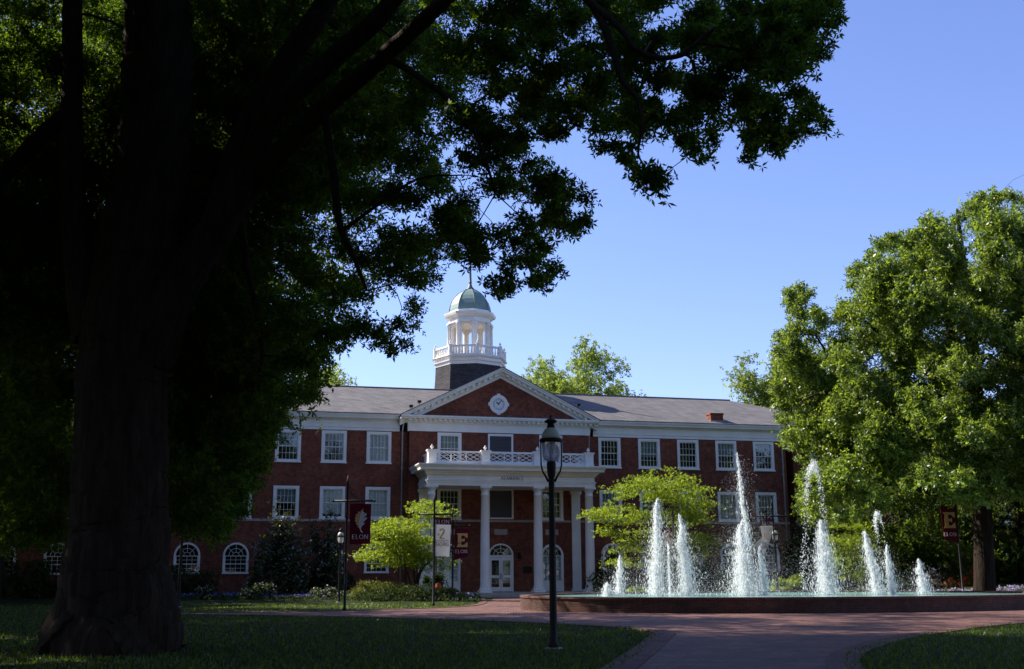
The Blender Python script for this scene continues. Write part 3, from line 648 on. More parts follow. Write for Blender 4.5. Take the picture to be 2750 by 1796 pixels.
# side wings of the hall (flat roofed, further back) --------------------------------------------
def annex(x0,x1,y,lab):
    a=empty('brick_annex',(0,80,0),YAW); tag(a,lab,'building','flat roofed annexes of the hall')
    cs=[x0+2.4+3.4*i for i in range(int((x1-x0-3)/3.4)+1)]
    wall_open(x0,x1,-.5,12.45,ops_for(cs),y).build('wall',BRICK,a)
    for x in (x0,x1): MB().add([(x,y,-.5),(x,y+14,-.5),(x,y+14,13.6),(x,y,13.6)],[(0,1,2,3)]).build('side_wall',BRICK,a)
    MB().box(x0+.1,x1-.1,y+.9,y+1.0,0,12).build('unlit_room_plate',UNLIT,a)  # near-black plate, the shade of unlit rooms put into its colour
    b=MB(); b.box(x0-.04,x1+.04,y-.04,y+.3,12.45,13.3); b.box(x0-.3,x1+.3,y-.3,y+.3,13.3,13.45); b.box(x0-.4,x1+.4,y-.4,y+.3,13.45,13.6); b.build('entablature',WHITE,a)
    b=MB(); b.box(x0,x1,y+.0,y+.3,13.6,14.15); b.build('parapet',BRICK,a)
    MB().box(x0-.03,x1+.03,y-.03,y+.33,14.15,14.25).build('parapet_coping',STONE,a)
    MB().box(x0,x1,y+.3,y+14,13.2,13.4).build('roof',ROOF,a)
    MB().box(x0,x1,y-.06,y+.1,5.2,5.36).build('string_course',STONE,a)
    for c in cs:
        for z in WZ: window(c,*z,y,None,a)
        arch_window(c,*AR,.86,y,None,0,a)
annex(23.4,46,.9,'flat roofed brick annex with parapet behind the big tree on the right')
annex(-47,-25.4,.9,'dark flat roofed brick annex behind the massive trunk at left')
#PART2
# ------------------------------------------------------------------ foliage machinery
def leaves(P,size,k,lw,rng,flat=.0,nrm=None):
    """star shaped leaf sprays: k rhombic leaflets round each point"""
    N=len(P); a=rng.normal(size=(N,3)); 
    if nrm is not None: a=a*(1-flat)+nrm*flat
    elif flat: a=a*(1-flat)+np.array([0,0,1.])*flat
    a/=np.linalg.norm(a,axis=1)[:,None]+1e-9
    r=rng.normal(size=(N,3)); e1=np.cross(a,r); e1/=np.linalg.norm(e1,axis=1)[:,None]+1e-9; e2=np.cross(a,e1)
    th=(np.arange(k)*2*math.pi/k)[None,:]+rng.uniform(0,6.28,(N,1))+rng.normal(0,.25,(N,k))
    d=np.cos(th)[...,None]*e1[:,None]+np.sin(th)[...,None]*e2[:,None]+a[:,None]*rng.normal(.0,.35,(N,k,1))
    d/=np.linalg.norm(d,axis=2)[...,None]
    s=(size*rng.uniform(.7,1.25,(N,1)))*rng.uniform(.75,1.15,(N,k)); s=s[...,None]
    sd=np.cross(d,a[:,None]+.5*rng.normal(size=(N,k,3))); sd/=np.linalg.norm(sd,axis=2)[...,None]+1e-9
    b=P[:,None]+d*s*.08; t=P[:,None]+d*s; m=P[:,None]+d*s*.5
    V=np.stack([b,m-sd*s*lw,t,m+sd*s*lw],2).reshape(-1,3)
    Q=np.arange(len(V)).reshape(-1,4)
    return V,Q
def fill(clumps,rng,shell=.5):
    out=[]
    for c,r,n in clumps:
        d=np.clip(rng.normal(size=(n,3)),-1.9,1.9)*.55; sk=rng.normal(size=3)*.25
        d[:,2]+=(d[:,0]*sk[0]+d[:,1]*sk[1])-.25*(d[:,0]**2+d[:,1]**2)
        out.append(np.asarray(c)+d*np.asarray(r)*(1+.15*rng.normal(size=(n,1))))
    return np.concatenate(out)
def make_tree(name,label,group,base,lines,clumps,leaf,mats,rng,shell=.5,twig=.03,cat='tree',links=True,inner_twigs=0,maxlink=6.,big=False,extra=None):
    """lines[0] is the trunk, the others limbs: lists of (x,y,z,r)"""
    root=empty(name,tuple(base)); tag(root,label,cat,group); bs=np.asarray(base,float)
    nodes=[];
    for i,L in enumerate(lines):
        L=np.array(L,float)
        n=max(len(L)*5,6); t=np.linspace(0,len(L)-1,n); k=np.arange(len(L))
        LL=np.array(smooth4(L))
        jit=np.cumsum(rng.normal(size=(len(LL),3)),0); jit-=np.linspace(0,1,len(LL))[:,None]*jit[-1]; LL[1:-1,:3]+=(jit*LL[:,3:4]*.035)[1:-1]
        rad=LL[:,3]
        if big and i<6:
            nn=60 if i==0 else 24; mbk=MB(); per=22 if i==0 else 10
            tt=np.linspace(0,len(LL)-1,(len(LL)-1)*per//5+1); kk=np.arange(len(LL)); DD=np.stack([np.interp(tt,kk,LL[:,c]) for c in range(4)],1)
            mbk.tube(DD[:,:3]-bs,DD[:,3],nn,ridge=.03); vv=np.array(mbk.v); ax=np.repeat(DD[:,:3]-bs,nn,0); th=np.tile(np.arange(nn)*2*math.pi/nn,len(DD)); hh=np.repeat(np.arange(len(DD))*.13,nn)
            gg=np.zeros(len(vv))
            for fq in (7,11,16,23,29): gg+=np.abs(np.sin(fq*th/2+rng.uniform(0,6)+1.3*np.sin(hh*rng.uniform(.3,.9)+rng.uniform(0,6))))*(.5 if fq>15 else .35)
            gg=gg-gg.mean(); gg+=.35*rng.normal(size=len(vv))
            flare=np.exp(-np.maximum(ax[:,2],0)/.9)*np.maximum(0,np.sin(3*th+.6)+.6*np.sin(5*th+2.))*.07 if i==0 else 0.
            vv=ax+(vv-ax)*(1+.055*gg+flare)[:,None]; mbk.v=[tuple(q) for q in vv]; mbk.build('trunk' if i==0 else 'limb',mats[1],root)
        else: MB().tube(LL[:,:3]-bs,rad,14 if i==0 else 10,ridge=.03).build('trunk' if i==0 else 'limb',mats[1],root)
        if i>0 or len(lines)==1: nodes+= [p for p in LL[len(LL)//4:]]
        elif i==0: nodes+=[p for p in LL[int(len(LL)*.6):]]
    if links and clumps:
        nd=np.array(nodes); b=MB()
        cs=np.array([c for c,_,_ in clumps]); order=np.argsort([np.min(np.linalg.norm(nd[:,:3]-c,axis=1)) for c in cs])
        NP=[tuple(p) for p in nd]; arr=np.array(NP)
        for ci in order:
            c=cs[ci]; dd=np.linalg.norm(arr[:,:3]-c,axis=1); j=int(np.argmin(dd)); 
            if dd[j]>maxlink or dd[j]<.05: 
                arr=np.vstack([arr,[*c,twig*.5]]) if dd[j]<=maxlink else arr; continue
            p=arr[j,:3]; r0=min(arr[j,3]*.7,twig*(.6+dd[j]*.5)); r1=max(r0*.45,twig*.25)
            mid=(p+c)/2+rng.normal(size=3)*dd[j]*.1+np.array([0,0,.08*dd[j]])
            q=[p,p*.45+mid*.5+c*.05,mid*.6+c*.4,c]; b.tube(np.array(q)-bs,np.linspace(r0,r1,4),5,caps=False)
            arr=np.vstack([arr,[*mid,(r0+r1)/2],[*c,r1]])
            for _ in range(inner_twigs):
                e=c+rng.normal(size=3)*np.asarray(clumps[ci][1])*.7; b.tube(np.array([c,(c+e)/2+rng.normal(size=3)*.05,e])-bs,[r1*.7,r1*.5,r1*.3],4,caps=False)
        if b.v: b.build('branches',TWIG,root)
    P=fill(clumps,rng,shell)
    V,Q=leaves(P-bs,leaf[0],leaf[1],leaf[2],rng,leaf[3] if len(leaf)>3 else 0.)
    mesh_np('crown',V,Q,mats[0],root)
    if extra:
        P=fill(extra[0],rng,shell); V,Q=leaves(P-bs,*extra[1],rng,.2); mesh_np('crown',V,Q,mats[0],root)
    return root
def smooth4(L,n=5):
    P=np.array(L,float); out=[]
    for i in range(len(P)-1):
        p0=P[max(i-1,0)];p1=P[i];p2=P[i+1];p3=P[min(i+2,len(P)-1)]
        for k in range(n):
            t=k/n; q=.5*((2*p1)+(-p0+p2)*t+(2*p0-5*p1+4*p2-p3)*t*t+(-p0+3*p1-3*p2+p3)*t**3)
            q[3]=p1[3]+(p2[3]-p1[3])*t; out.append(q)
    out.append(P[-1]); return out
def pxl(pts):      # (px,py,Y,rpx) -> (x,y,z,r)
    return [(*at(px,py,Y),r*Y/F) for px,py,Y,r in pts]
def polyclumps(poly,n,ydist,rpx,dens,rng,flatz=.75,bounds=None,inset=0.):
    xs=[p[0] for p in poly]; ys=[p[1] for p in poly]; out=[]
    while len(out)<n:
        px=rng.uniform(min(xs),max(xs)); py=rng.uniform(min(ys),max(ys))
        if not inpoly([px],[py],poly)[0]: continue
        Y=ydist(px,py); r=rpx(px,py)*rng.uniform(.7,1.3)
        # stay inside the outline
        k=sum(inpoly([px+r*.8,px-r*.8,px,px],[py,py,py+r*.8,py-r*.8],poly))
        if k<4: r*=.55
        rr=r*Y/F; out.append((at(px,py,Y),(rr,rr,rr*flatz),max(4,int(dens*(r/45.)**2))))
    return out
# ------------------------------------------------------------------ the great oak in the foreground
rg=np.random.default_rng(11)
TY=24.5; base=ground(285,1752)
tx,ty=base[0],base[1]
OAKP=[(330,-60),(2225,-60),(2240,60),(2240,110),(2150,185),(2120,240),(2235,320),(2180,350),(2120,360),(2060,430),(2010,370),(1990,330),(1930,330),(1905,450),(1870,400),(1830,345),(1735,300),(1720,455),(1650,410),(1610,340),(1540,330),(1480,370),(1430,335),(1390,400),(1440,455),(1530,480),(1575,560),(1572,630),(1490,590),(1440,600),(1480,700),(1485,780),(1440,760),(1400,660),(1345,640),(1365,790),(1335,785),(1300,690),(1230,690),(1180,650),(1170,720),(1115,820),(1085,920),(1050,960),(1010,900),(960,930),(900,920),(870,1000),(830,1080),(770,1100),(735,1185),(690,1210),(690,1290),(640,1380),(560,1400),(480,1380),(440,1200),(400,1000),(330,700)]
def oakY(px,py):   # the crown leans towards the viewer high on the right, droops behind the trunk lower down
    t=np.clip((px-300)/1900,0,1); v=np.clip(py/1300,0,1)
    return (24.6-7*t)+(rg.uniform(-.6,8) if px<1250 else rg.uniform(-2.2,3.2))+4.*v*(1-t)
cl=polyclumps(OAKP,760,oakY,lambda x,y:46 if x>900 else 52,66,rg,.6)
LP=[(-120,-120),(1250,-120),(1150,250),(1000,480),(760,620),(640,760),(420,820),(200,900),(-120,1000)]
HOLE=[(40,230),(175,200),(175,330),(60,360)]
lc=[c for c in polyclumps(LP,620,lambda x,y: rg.uniform(25.2,32),lambda x,y:56,75,rg,.8)]
lc+=polyclumps([(380,800),(700,800),(770,1080),(690,1290),(640,1400),(420,1430)],210,lambda x,y: rg.uniform(27,33),lambda x,y:50,80,rg,.8)
lc+=polyclumps([(-60,330),(230,330),(190,1330),(-60,1430)],190,lambda x,y: rg.uniform(26,34),lambda x,y:56,75,rg,.8)
lc+=polyclumps([(420,1050),(650,1100),(610,1440),(410,1440)],75,lambda x,y: rg.uniform(29,34),lambda x,y:48,75,rg,.8)
lc+=polyclumps([(-60,1250),(200,1250),(170,1470),(-60,1470)],60,lambda x,y: rg.uniform(28,34),lambda x,y:50,70,rg,.8)
for c in lc:
    q=proj([c[0]])[0]
    if inpoly([q[0]],[q[1]],HOLE)[0]: continue
    cl.append(c)
# edge sprays so that the outline is ragged but follows the boughs
ed=[]
for i in range(1,len(OAKP)-2):
    (x0,y0),(x1,y1)=OAKP[i],OAKP[i+1]; L=math.hypot(x1-x0,y1-y0); n=max(1,int(L/34))
    for k in range(n):
        t=(k+rg.uniform(.2,.8))/n; px=x0+(x1-x0)*t; py=y0+(y1-y0)*t
        cxp=px+(900-px)*.010+rg.normal()*11; cyp=py-5+rg.normal()*12; Y=oakY(px,py); rr=27*Y/F
        ed.append((at(cxp,cyp,Y),(rr,rr,rr*.8),24))
for _ in range(9):   # the lone spray hanging free on its twig
    a=rg.uniform(0,6.28); q=rg.uniform(0,1)**.5; ed.append((at(1752+40*q*math.cos(a),487+30*q*math.sin(a),17.),(.2,.2,.16),13))
ex=[(405,870,23,50),(360,640,22,55),(320,440,21,55)]
# the part of the crown above and behind the frame (unseen, shaped to shade foreground and leaves)
hid=[]
while len(hid)<900:
    d=rg.normal(size=3); d/=np.linalg.norm(d); u=rg.uniform(.2,1)**.5
    c=np.array([tx+2.5,ty-1,16.5])+d*u*np.array([16.5,15.5,9.5])
    q=proj([c])[0]
    mg=60+2.4*F/max(q[2],.5)
    if q[2]>-3 and -mg<q[0]<2750+mg and -mg<q[1]<1796+mg: continue
    if c[2]<6.5 or (c[0]>-3 and rg.uniform()<.85): continue
    hid.append((c,(1.2,1.2,.8),34))
lines=[pxl([(287,1800,TY,190),(286,1742,TY,164),(289,1660,TY,144),(292,1540,TY,130),(298,1350,TY,120),(305,1100,TY,116),(318,900,TY,122),(345,720,TY,108),(385,500,TY,104),(410,250,TY-.5,98),(420,0,TY-1,92),(425,-350,TY-1.5,70),(430,-800,TY-2,40)]),
 pxl([(258,900,TY,62),(225,760,TY,50),(203,600,TY,36),(196,350,TY,30),(198,100,TY+.4,28),(200,-250,TY+.8,24),(190,-600,TY+1,14)]),
 pxl([(400,960,TY,70),(455,810,TY-.3,62),(530,690,TY-.6,52),(590,588,TY-1,45),(665,360,TY-1.6,38),(760,190,TY-2.2,36),(823,88,TY-2.6,34),(890,-20,TY-3,31),(1000,-250,TY-4,22),(1100,-500,TY-5,10)]),
 pxl([(575,640,TY-.9,40),(640,530,TY-1.2,36),(695,400,TY-1.8,35),(740,300,TY-2.4,33),(870,175,TY-3.2,31),(1000,62,TY-4,28),(1090,-40,TY-4.6,24),(1300,-220,TY-6,12)]),
 pxl([(540,700,TY-.4,50),(640,530,TY-.9,38),(750,410,TY-2,30),(870,280,TY-3,28),(1030,147,TY-4.4,25),(1147,45,TY-5.5,22),(1240,-30,TY-6.2,18),(1450,-120,TY-7.,12),(1640,-130,TY-7.5,8)]),
 pxl([(1030,150,TY-4.4,12),(1130,210,TY-4.8,9),(1230,290,TY-5.1,7),(1290,390,TY-5,5),(1330,520,TY-4.6,3)]),
 pxl([(1450,-120,TY-7,11),(1585,5,TY-7.4,13),(1643,130,TY-7.5,11),(1670,215,TY-7.5,9.5),(1712,266,TY-7.5,7),(1722,343,TY-7.5,4.5),(1714,412,TY-7.5,3.2),(1732,445,TY-7.5,2.5)]),
 pxl([(1560,-15,TY-7.4,11),(1669,79,TY-7.6,10),(1700,125,TY-7.6,9),(1754,154,TY-7.6,8.5),(1828,148,TY-7.7,7.5),(1875,111,TY-7.8,6.5),(1949,56,TY-7.9,5),(2030,36,TY-8,3.5),(2140,60,TY-8,2)]),
 pxl([(1875,115,TY-7.8,5),(1960,130,TY-7.8,4),(2040,160,TY-7.8,3),(2120,290,TY-7.8,2)]),
 pxl([(870,285,TY-3,12),(885,390,TY-2.6,12),(894,470,TY-2.4,12),(905,560,TY-2.2,11),(918,620,TY-2,10),(950,690,TY-2,7),(985,780,TY-2,4)]),
 pxl([(918,620,TY-2,6),(1000,560,TY-2.4,5),(1118,482,TY-2.8,3.5),(1240,470,TY-3,2)]),
 pxl([(196,300,TY,24),(165,318,TY+.2,23),(80,400,TY+.6,22),(0,485,TY+1,20),(-150,600,TY+2,14)]),
 pxl([(640,530,TY-.9,14),(660,700,TY,10),(690,850,TY+.8,8),(700,980,TY+1.4,5),(640,1120,TY+2,3)]),
 pxl([(430,820,TY,18),(500,880,TY+1,13),(560,980,TY+2,9),(590,1120,TY+3,6),(570,1250,TY+3.4,3)])]
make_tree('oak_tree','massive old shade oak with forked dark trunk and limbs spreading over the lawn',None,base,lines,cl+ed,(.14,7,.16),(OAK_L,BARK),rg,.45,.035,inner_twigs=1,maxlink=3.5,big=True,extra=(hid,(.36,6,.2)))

# ------------------------------------------------------------------ other trees
def keep_out(c):
    q=proj([c])[0]; mg=80+3.6*F/max(q[2],.5); return q[2]<-3.5 or not(-mg<q[0]<2750+mg and -mg<q[1]<1796+mg)
def gen_tree(name,label,group,x,y,h,cr,cz0,n,leaf,mat_,rg,clr=(1.5,1.5,1.),per=70,trunk_r=.35,keep=None,ell=None,lean=0,nl=7,squash=1.):
    base=np.array([x,y,float(hz(x,y))-.1]); zc=(h+cz0)/2; rz=(h-cz0)/2
    cls=[]; tries=0
    while len(cls)<n and tries<n*60:
        tries+=1
        d=rg.normal(size=3); d/=np.linalg.norm(d); u=rg.uniform(.25,1)**.45
        k=1.+.25*math.sin(3*math.atan2(d[1],d[0])+x)+.15*math.sin(5*d[2]+y)
        c=np.array([x+lean,y,zc])+d*u*k*np.array([cr,cr*squash,rz])
        if keep and not keep(c): continue
        s=rg.uniform(.6,1.3); cls.append((c,tuple(s*q for q in clr),int(per*s*s)))
    lines=[[(x,y,base[2]-.2,trunk_r*1.7),(x,y,base[2]+.5,trunk_r*1.15),(x+.1,y,base[2]+h*.25,trunk_r),(x+.1*lean,y,h*.55,trunk_r*.7),(x+.4*lean,y,h*.85,trunk_r*.2)]]
    for k in range(nl):
        c=cls[(k*len(cls))//nl][0]; z0=h*(.22+.35*k/nl); p=np.array([x,y,z0]); m=(p*.5+c*.5)+np.array([0,0,.6])
        lines.append([(*p,trunk_r*.5),(*(p*.75+m*.25+np.array([0,0,.25])),trunk_r*.42),(*m,trunk_r*.28),(*c,trunk_r*.08)])
    return make_tree(name,label,group,base,lines,cls,leaf,(mat_,BARK),rg,.5,.05,maxlink=9)
rg2=np.random.default_rng(23)
LEFTP=[(-3000,-3000),(430,-3000),(470,900),(640,1150),(660,1330),(560,1420),(480,1440),(430,1500),(-3000,1560)]
def keep_left(c):
    q=proj([c])[0]; return q[2]<1 or q[0]<-200 or inpoly([q[0]],[q[1]],LEFTP)[0]
def keep_oak(c):
    q=proj([c])[0]; return q[2]<1 or q[0]<-200 or q[1]<-120 or inpoly([q[0]],[q[1]],LEFTP)[0] or q[0]<980 and all(inpoly([q[0]+90,q[0]-60,q[0]],[q[1],q[1],q[1]+110],OAKP))
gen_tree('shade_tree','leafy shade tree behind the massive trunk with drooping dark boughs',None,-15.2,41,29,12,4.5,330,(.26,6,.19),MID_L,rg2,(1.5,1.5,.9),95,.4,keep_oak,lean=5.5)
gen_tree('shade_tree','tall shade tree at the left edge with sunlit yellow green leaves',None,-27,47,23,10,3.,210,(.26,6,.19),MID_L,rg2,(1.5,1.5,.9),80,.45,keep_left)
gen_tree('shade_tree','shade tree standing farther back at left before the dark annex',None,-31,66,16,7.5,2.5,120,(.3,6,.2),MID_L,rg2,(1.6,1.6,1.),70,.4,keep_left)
for x,y,h in ((-38,52,31),(-47,71,28),(-31,36,29),(-44,60,30)):  # added out of view to keep sun off the left trees and lawn
    gen_tree('shade_tree','unseen tree added beyond the left edge to block sun from the left trees','unseen trees added around the viewpoint',x,y,h,10,3,120,(.7,6,.24),MID_L,rg2,(2.1,2.1,1.3),40,.45,keep_out)
# the large tree right of the fountain
RTP=[(2860,430),(2740,520),(2690,520),(2622,523),(2590,560),(2540,585),(2497,570),(2460,595),(2440,640),(2377,624),(2330,655),(2280,735),(2330,790),(2295,812),(2250,815),(2220,850),(2180,830),(2148,764),(2101,773),(2125,830),(2140,880),(2088,894),(2085,960),(2080,1040),(2095,1110),(2094,1160),(2120,1190),(2146,1250),(2150,1285),(2146,1347),(2175,1375),(2240,1390),(2305,1376),(2370,1350),(2452,1310),(2520,1320),(2577,1345),(2660,1320),(2760,1330),(3050,1330),(3050,430)]
rg3=np.random.default_rng(31)
def rtY(px,py):
    t=np.clip((px-2100)/500,0,1); return 62-3*t+rg3.uniform(-3-4*t,3+5*t)
cl=polyclumps(RTP,760,rtY,lambda x,y:38,240,rg3,.85)
ed=[]
for i in range(1,len(RTP)-2):
    (x0,y0),(x1,y1)=RTP[i],RTP[i+1]; L=math.hypot(x1-x0,y1-y0); n=max(1,int(L/30))
    for k in range(n):
        t=(k+rg3.uniform(.2,.8))/n; px=x0+(x1-x0)*t; py=y0+(y1-y0)*t; Y=rtY(px,py); rr=17*Y/F
        ed.append((at(px+(2500-px)*.035+rg3.normal()*7,py+(1000-py)*.03+rg3.normal()*7,Y),(rr,rr,rr*.8),48))
tb_=at(2640,1572,63); tb_[2]=float(hz(tb_[0],tb_[1]))-.1
RL=[[(*tb_[:2],tb_[2]-.3,.95),(*tb_[:2],tb_[2]+.4,.62)]+pxl([(2636,1450,63,25),(2628,1250,63,23),(2620,1050,63,19),(2600,850,63,14),(2580,650,63,7),(2570,560,63,3)]),
 pxl([(2625,1150,63,15),(2560,1060,62,11),(2470,985,61,8.5),(2400,930,61,6),(2300,840,61,3)]),
 pxl([(2620,1020,63,14),(2556,935,63,11),(2555,870,63,9),(2530,845,63,7),(2470,790,62,5),(2420,700,62,3)]),
 pxl([(2555,880,63,7),(2557,780,63,5),(2510,700,63,3.5),(2450,640,63,2)]),
 pxl([(2628,1250,63,13),(2540,1160,61,10),(2440,1020,60,7),(2370,1000,60,5),(2280,1020,60,4),(2190,900,60,2.5)]),
 pxl([(2628,1300,63,12),(2500,1200,60,9),(2340,1090,59,6),(2230,1050,59,4),(2150,1080,59,2)]),
 pxl([(2632,1330,63,12),(2700,1150,61,9),(2780,1000,60,7),(2860,900,60,4)]),
 pxl([(2632,1350,63,10),(2520,1330,60,7),(2400,1300,58,5),(2250,1320,58,2.5)])]
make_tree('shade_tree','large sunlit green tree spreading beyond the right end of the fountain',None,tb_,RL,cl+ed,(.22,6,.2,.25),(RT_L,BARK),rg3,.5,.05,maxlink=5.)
UND=[(2160,1290),(2330,1120),(3050,1050),(3050,1570),(2400,1570),(2330,1540),(2180,1480)]
def keep_u(c):
    q=proj([c])[0]; return bool(inpoly([q[0]],[q[1]],UND)[0]) or q[0]>2900
gen_tree('shade_tree','dark leafy tree hiding the annex behind the large sunlit tree',None,35,76,13,8,1.0,150,(.26,6,.2),MID_L,rg3,(1.4,1.4,.9),85,.3,keep_u)
gen_tree('shade_tree','dark leafy tree at the right edge behind the large trunk',None,43,74,15,8,1.0,130,(.26,6,.2),MID_L,rg3,(1.4,1.4,.9),85,.3,keep_u)
gen_tree('shade_tree','dark leafy tree against the right end of the hall behind the thick jet',None,27.5,78,11,6.5,.8,150,(.26,6,.2),MID_L,rg3,(1.3,1.3,.9),85,.25,keep_u)
# trees beyond the hall
rg4=np.random.default_rng(41)
def far_tree(label,px,py,Y,rx,ztop,zlow,n,m=FAR_L,den=120):
    p=at(px,py,Y); gen_tree('far_tree',label,'trees rising beyond the hall roof',p[0],Y,ztop,rx,zlow,n,(.36,6,.22),m,rg4,(1.6,1.6,1.2),den,.5,None)
def zat(px,py,Y): return at(px,py,Y)[2]
far_tree('yellow green tree rising above the roof right of the clock pediment',1540,1000,122,8.6,zat(1530,985,122),5,260)
far_tree('pale green tree above the right roof end, half behind the large sunlit tree',2105,1000,118,4.8,zat(2100,940,118),6,150)
far_tree('yellow green tree peeking over the left roof beside hanging oak leaves',850,1000,118,4.8,zat(850,960,118),6,140)
far_tree('shade side tree top left of the cupola behind the oak boughs',600,980,125,7,zat(600,900,125),6,90,MID_L)
# unseen trees added round the viewer to darken the lawn and window reflections
for i,(x,y) in enumerate(((-14,-10),(8,-9),(21,8),(26,22),(-17,6),(-33,18))):
    gen_tree('shade_tree','unseen shade tree added near the viewpoint to darken lawn and window reflections','unseen trees added around the viewpoint',x,y,20+2*(i%3),9,4,110,(.3,6,.22),MID_L,rg4,(2.1,2.1,1.3),130,.45,keep_out)
for i,(x,y) in enumerate(((-34,-48),(-16,-52),(2,-49),(20,-53),(38,-48),(56,-38))):  # added row out of view, blocks low sky so the panes reflect darker
    gen_tree('shade_tree','low branched tree added unseen far behind the viewpoint to darken window reflections','unseen trees added around the viewpoint',x,y,15+2*(i%3),10.5,.3,90,(.8,6,.24),MID_L,rg4,(2.3,2.3,1.6),34,.45,keep_out)
# ------------------------------------------------------------------ layered dogwoods
def dogwood(label,poly,base_px,Y,n,rpx,rg,stems):
    base=at(base_px[0],base_px[1],Y); base[2]=float(hz(base[0],base[1]))
    xs=[p[0] for p in poly]; ys=[p[1] for p in poly]; cls=[]
    while len(cls)<n:
        px=rg.uniform(min(xs),max(xs)); py=rg.uniform(min(ys),max(ys))
        if not inpoly([px],[py],poly)[0]: continue
        yy=Y+rg.uniform(-1.6,1.6); r=rpx*rg.uniform(.6,1.25)*yy/F
        cls.append((at(px,py,yy),(r,r,r*.22),70))
    for i in range(len(poly)):
        (x0,y0),(x1,y1)=poly[i],poly[(i+1)%len(poly)]; L=math.hypot(x1-x0,y1-y0)
        for k in range(max(1,int(L/26))):
            t=(k+.5)/max(1,int(L/26)); yy=Y+rg.uniform(-1,1); r=rpx*.5*yy/F
            cls.append((at(x0+(x1-x0)*t+rg.normal()*4,y0+(y1-y0)*t+rg.normal()*4,yy),(r,r,r*.3),14))
    lines=[]
    for s in stems: lines.append([(base[0]+s[0][0],base[1],base[2]-.1,.085)]+[(*at(px,py,Y+dy),r) for px,py,dy,r in s[1]])
    return make_tree('dogwood_tree',label,None,base,lines,cls,(.12,5,.27,.6),(DOG_L,TWIG),rg,.6,.02,maxlink=3.)
rg5=np.random.default_rng(53)
DL=[(1115,1345),(1150,1352),(1192,1352),(1180,1372),(1198,1378),(1140,1392),(1170,1420),(1165,1510),(1225,1505),(1150,1528),(1100,1524),(1060,1512),(1030,1497),(985,1503),(965,1492),(998,1468),(1000,1440),(1010,1420),(1012,1402),(1060,1398),(1105,1385),(1150,1382),(1118,1368)]
dogwood('bright green dogwood left of the portico behind the white banner',DL,(1112,1590),67.5,85,44,rg5,[((0,),[(1112,1545,0,.075),(1110,1480,0,.05),(1100,1420,0,.03)]),((.1,),[(1120,1550,0,.06),(1150,1510,.3,.045),(1190,1490,.5,.02)]),((-.1,),[(1098,1550,0,.06),(1075,1500,-.2,.045),(1030,1460,-.3,.02)]),((.05,),[(1125,1540,0,.05),(1155,1450,.5,.03),(1150,1370,.4,.015)]),((.1,),[(1140,1520,-.4,.035),(1230,1460,-.8,.02),(1285,1452,-1,.01)])])
for _e in [0]:
    pass
DR=[(1795,1250),(1770,1262),(1740,1256),(1718,1272),(1720,1290),(1680,1300),(1628,1312),(1662,1330),(1640,1352),(1597,1358),(1566,1388),(1640,1396),(1612,1436),(1680,1442),(1660,1472),(1630,1508),(1702,1528),(1760,1505),(1830,1525),(1880,1520),(1935,1482),(1900,1430),(1918,1395),(1880,1385),(1922,1350),(1890,1330),(1905,1282),(1862,1298),(1845,1272),(1812,1266)]
DR=[(1780+(x-1780)*.9,1400+(y-1400)*.97) for x,y in DR]
dogwood('broad bright green dogwood behind the left half of the fountain',DR,(1795,1592),68,125,46,rg5,[((0,),[(1795,1550,0,.1),(1790,1450,0,.07),(1785,1340,0,.03)]),((.1,),[(1815,1540,0,.07),(1850,1450,.4,.05),(1890,1350,.6,.02)]),((-.1,),[(1775,1540,0,.07),(1720,1460,-.3,.05),(1600,1400,-.5,.02)]),((-.1,),[(1770,1550,0,.06),(1720,1510,.3,.04),(1650,1505,.4,.02)])])
SR=[(2262,1400),(2230,1430),(2218,1480),(2225,1520),(2240,1545),(2290,1555),(2330,1540),(2345,1490),(2340,1440),(2310,1405)]
dogwood('small yellow green tree with slim forked trunk right of the thickest jet',SR,(2276,1588),71,45,30,rg5,[((0,),[(2276,1560,0,.07),(2268,1510,0,.05),(2260,1450,0,.02)]),((.05,),[(2282,1560,0,.06),(2300,1500,.2,.04),(2310,1450,.2,.02)])])
# ------------------------------------------------------------------ shrubs
rg6=np.random.default_rng(61)
def shrub(name,label,px,py,Y,wpx,hpx,m,leaf=(.12,5,.25),per=900,cat='shrub',fl=None,flabel=None,dep=.8,group=None,dome=True,base_z=None):
    """a bush whose foot is at pixel (px,py) at depth Y"""
    b=at(px,py,Y); b[2]=float(hz(b[0],b[1])); W=wpx*Y/F; H=max(.25,at(px,py-hpx,Y)[2]-b[2])
    root=empty(name,tuple(b)); tag(root,label,cat,group)
    cls=[]; nb=max(5,int(W*H*2.2)+5)
    for k in range(nb):
        a=rg6.uniform(0,6.28); u=rg6.uniform(0,1)**.5; x=u*math.cos(a); y=u*math.sin(a)*dep
        z=rg6.uniform(.15,1)*math.sqrt(max(.05,1-.85*u*u)) if dome else rg6.uniform(.1,.95)
        s=rg6.uniform(.16,.3); cls.append((np.array([x*W/2*.85,y*W/2*.6,z*H*.88]),(W*s*.7,W*s*.6,H*s*.7),max(8,per//nb)))
    mbt=MB()
    for k in range(5):
        c=cls[k%len(cls)][0]; mbt.tube([(c[0]*.2,c[1]*.2,-.05),(c[0]*.6,c[1]*.6,c[2]*.5),tuple(c)],[.03,.022,.01],5,caps=False)
    mbt.build('stems',TWIG,root)
    P=fill(cls,rg6,.4); P[:,2]=np.maximum(P[:,2],.03); V,Q=leaves(P,leaf[0],leaf[1],leaf[2],rg6,.15); mesh_np('foliage',V,Q,m,root)
    if fl:
        d=P[rg6.uniform(size=len(P))<fl[1]]; nrm=d/np.linalg.norm(d,axis=1)[:,None]; V,Q=leaves(d+nrm*.05,fl[2],5,.3,rg6,.3); mesh_np('blossoms',V,Q,fl[0],root)
    return root
MG=[(745,1592,70,150,235),(868,1592,72,115,235)]
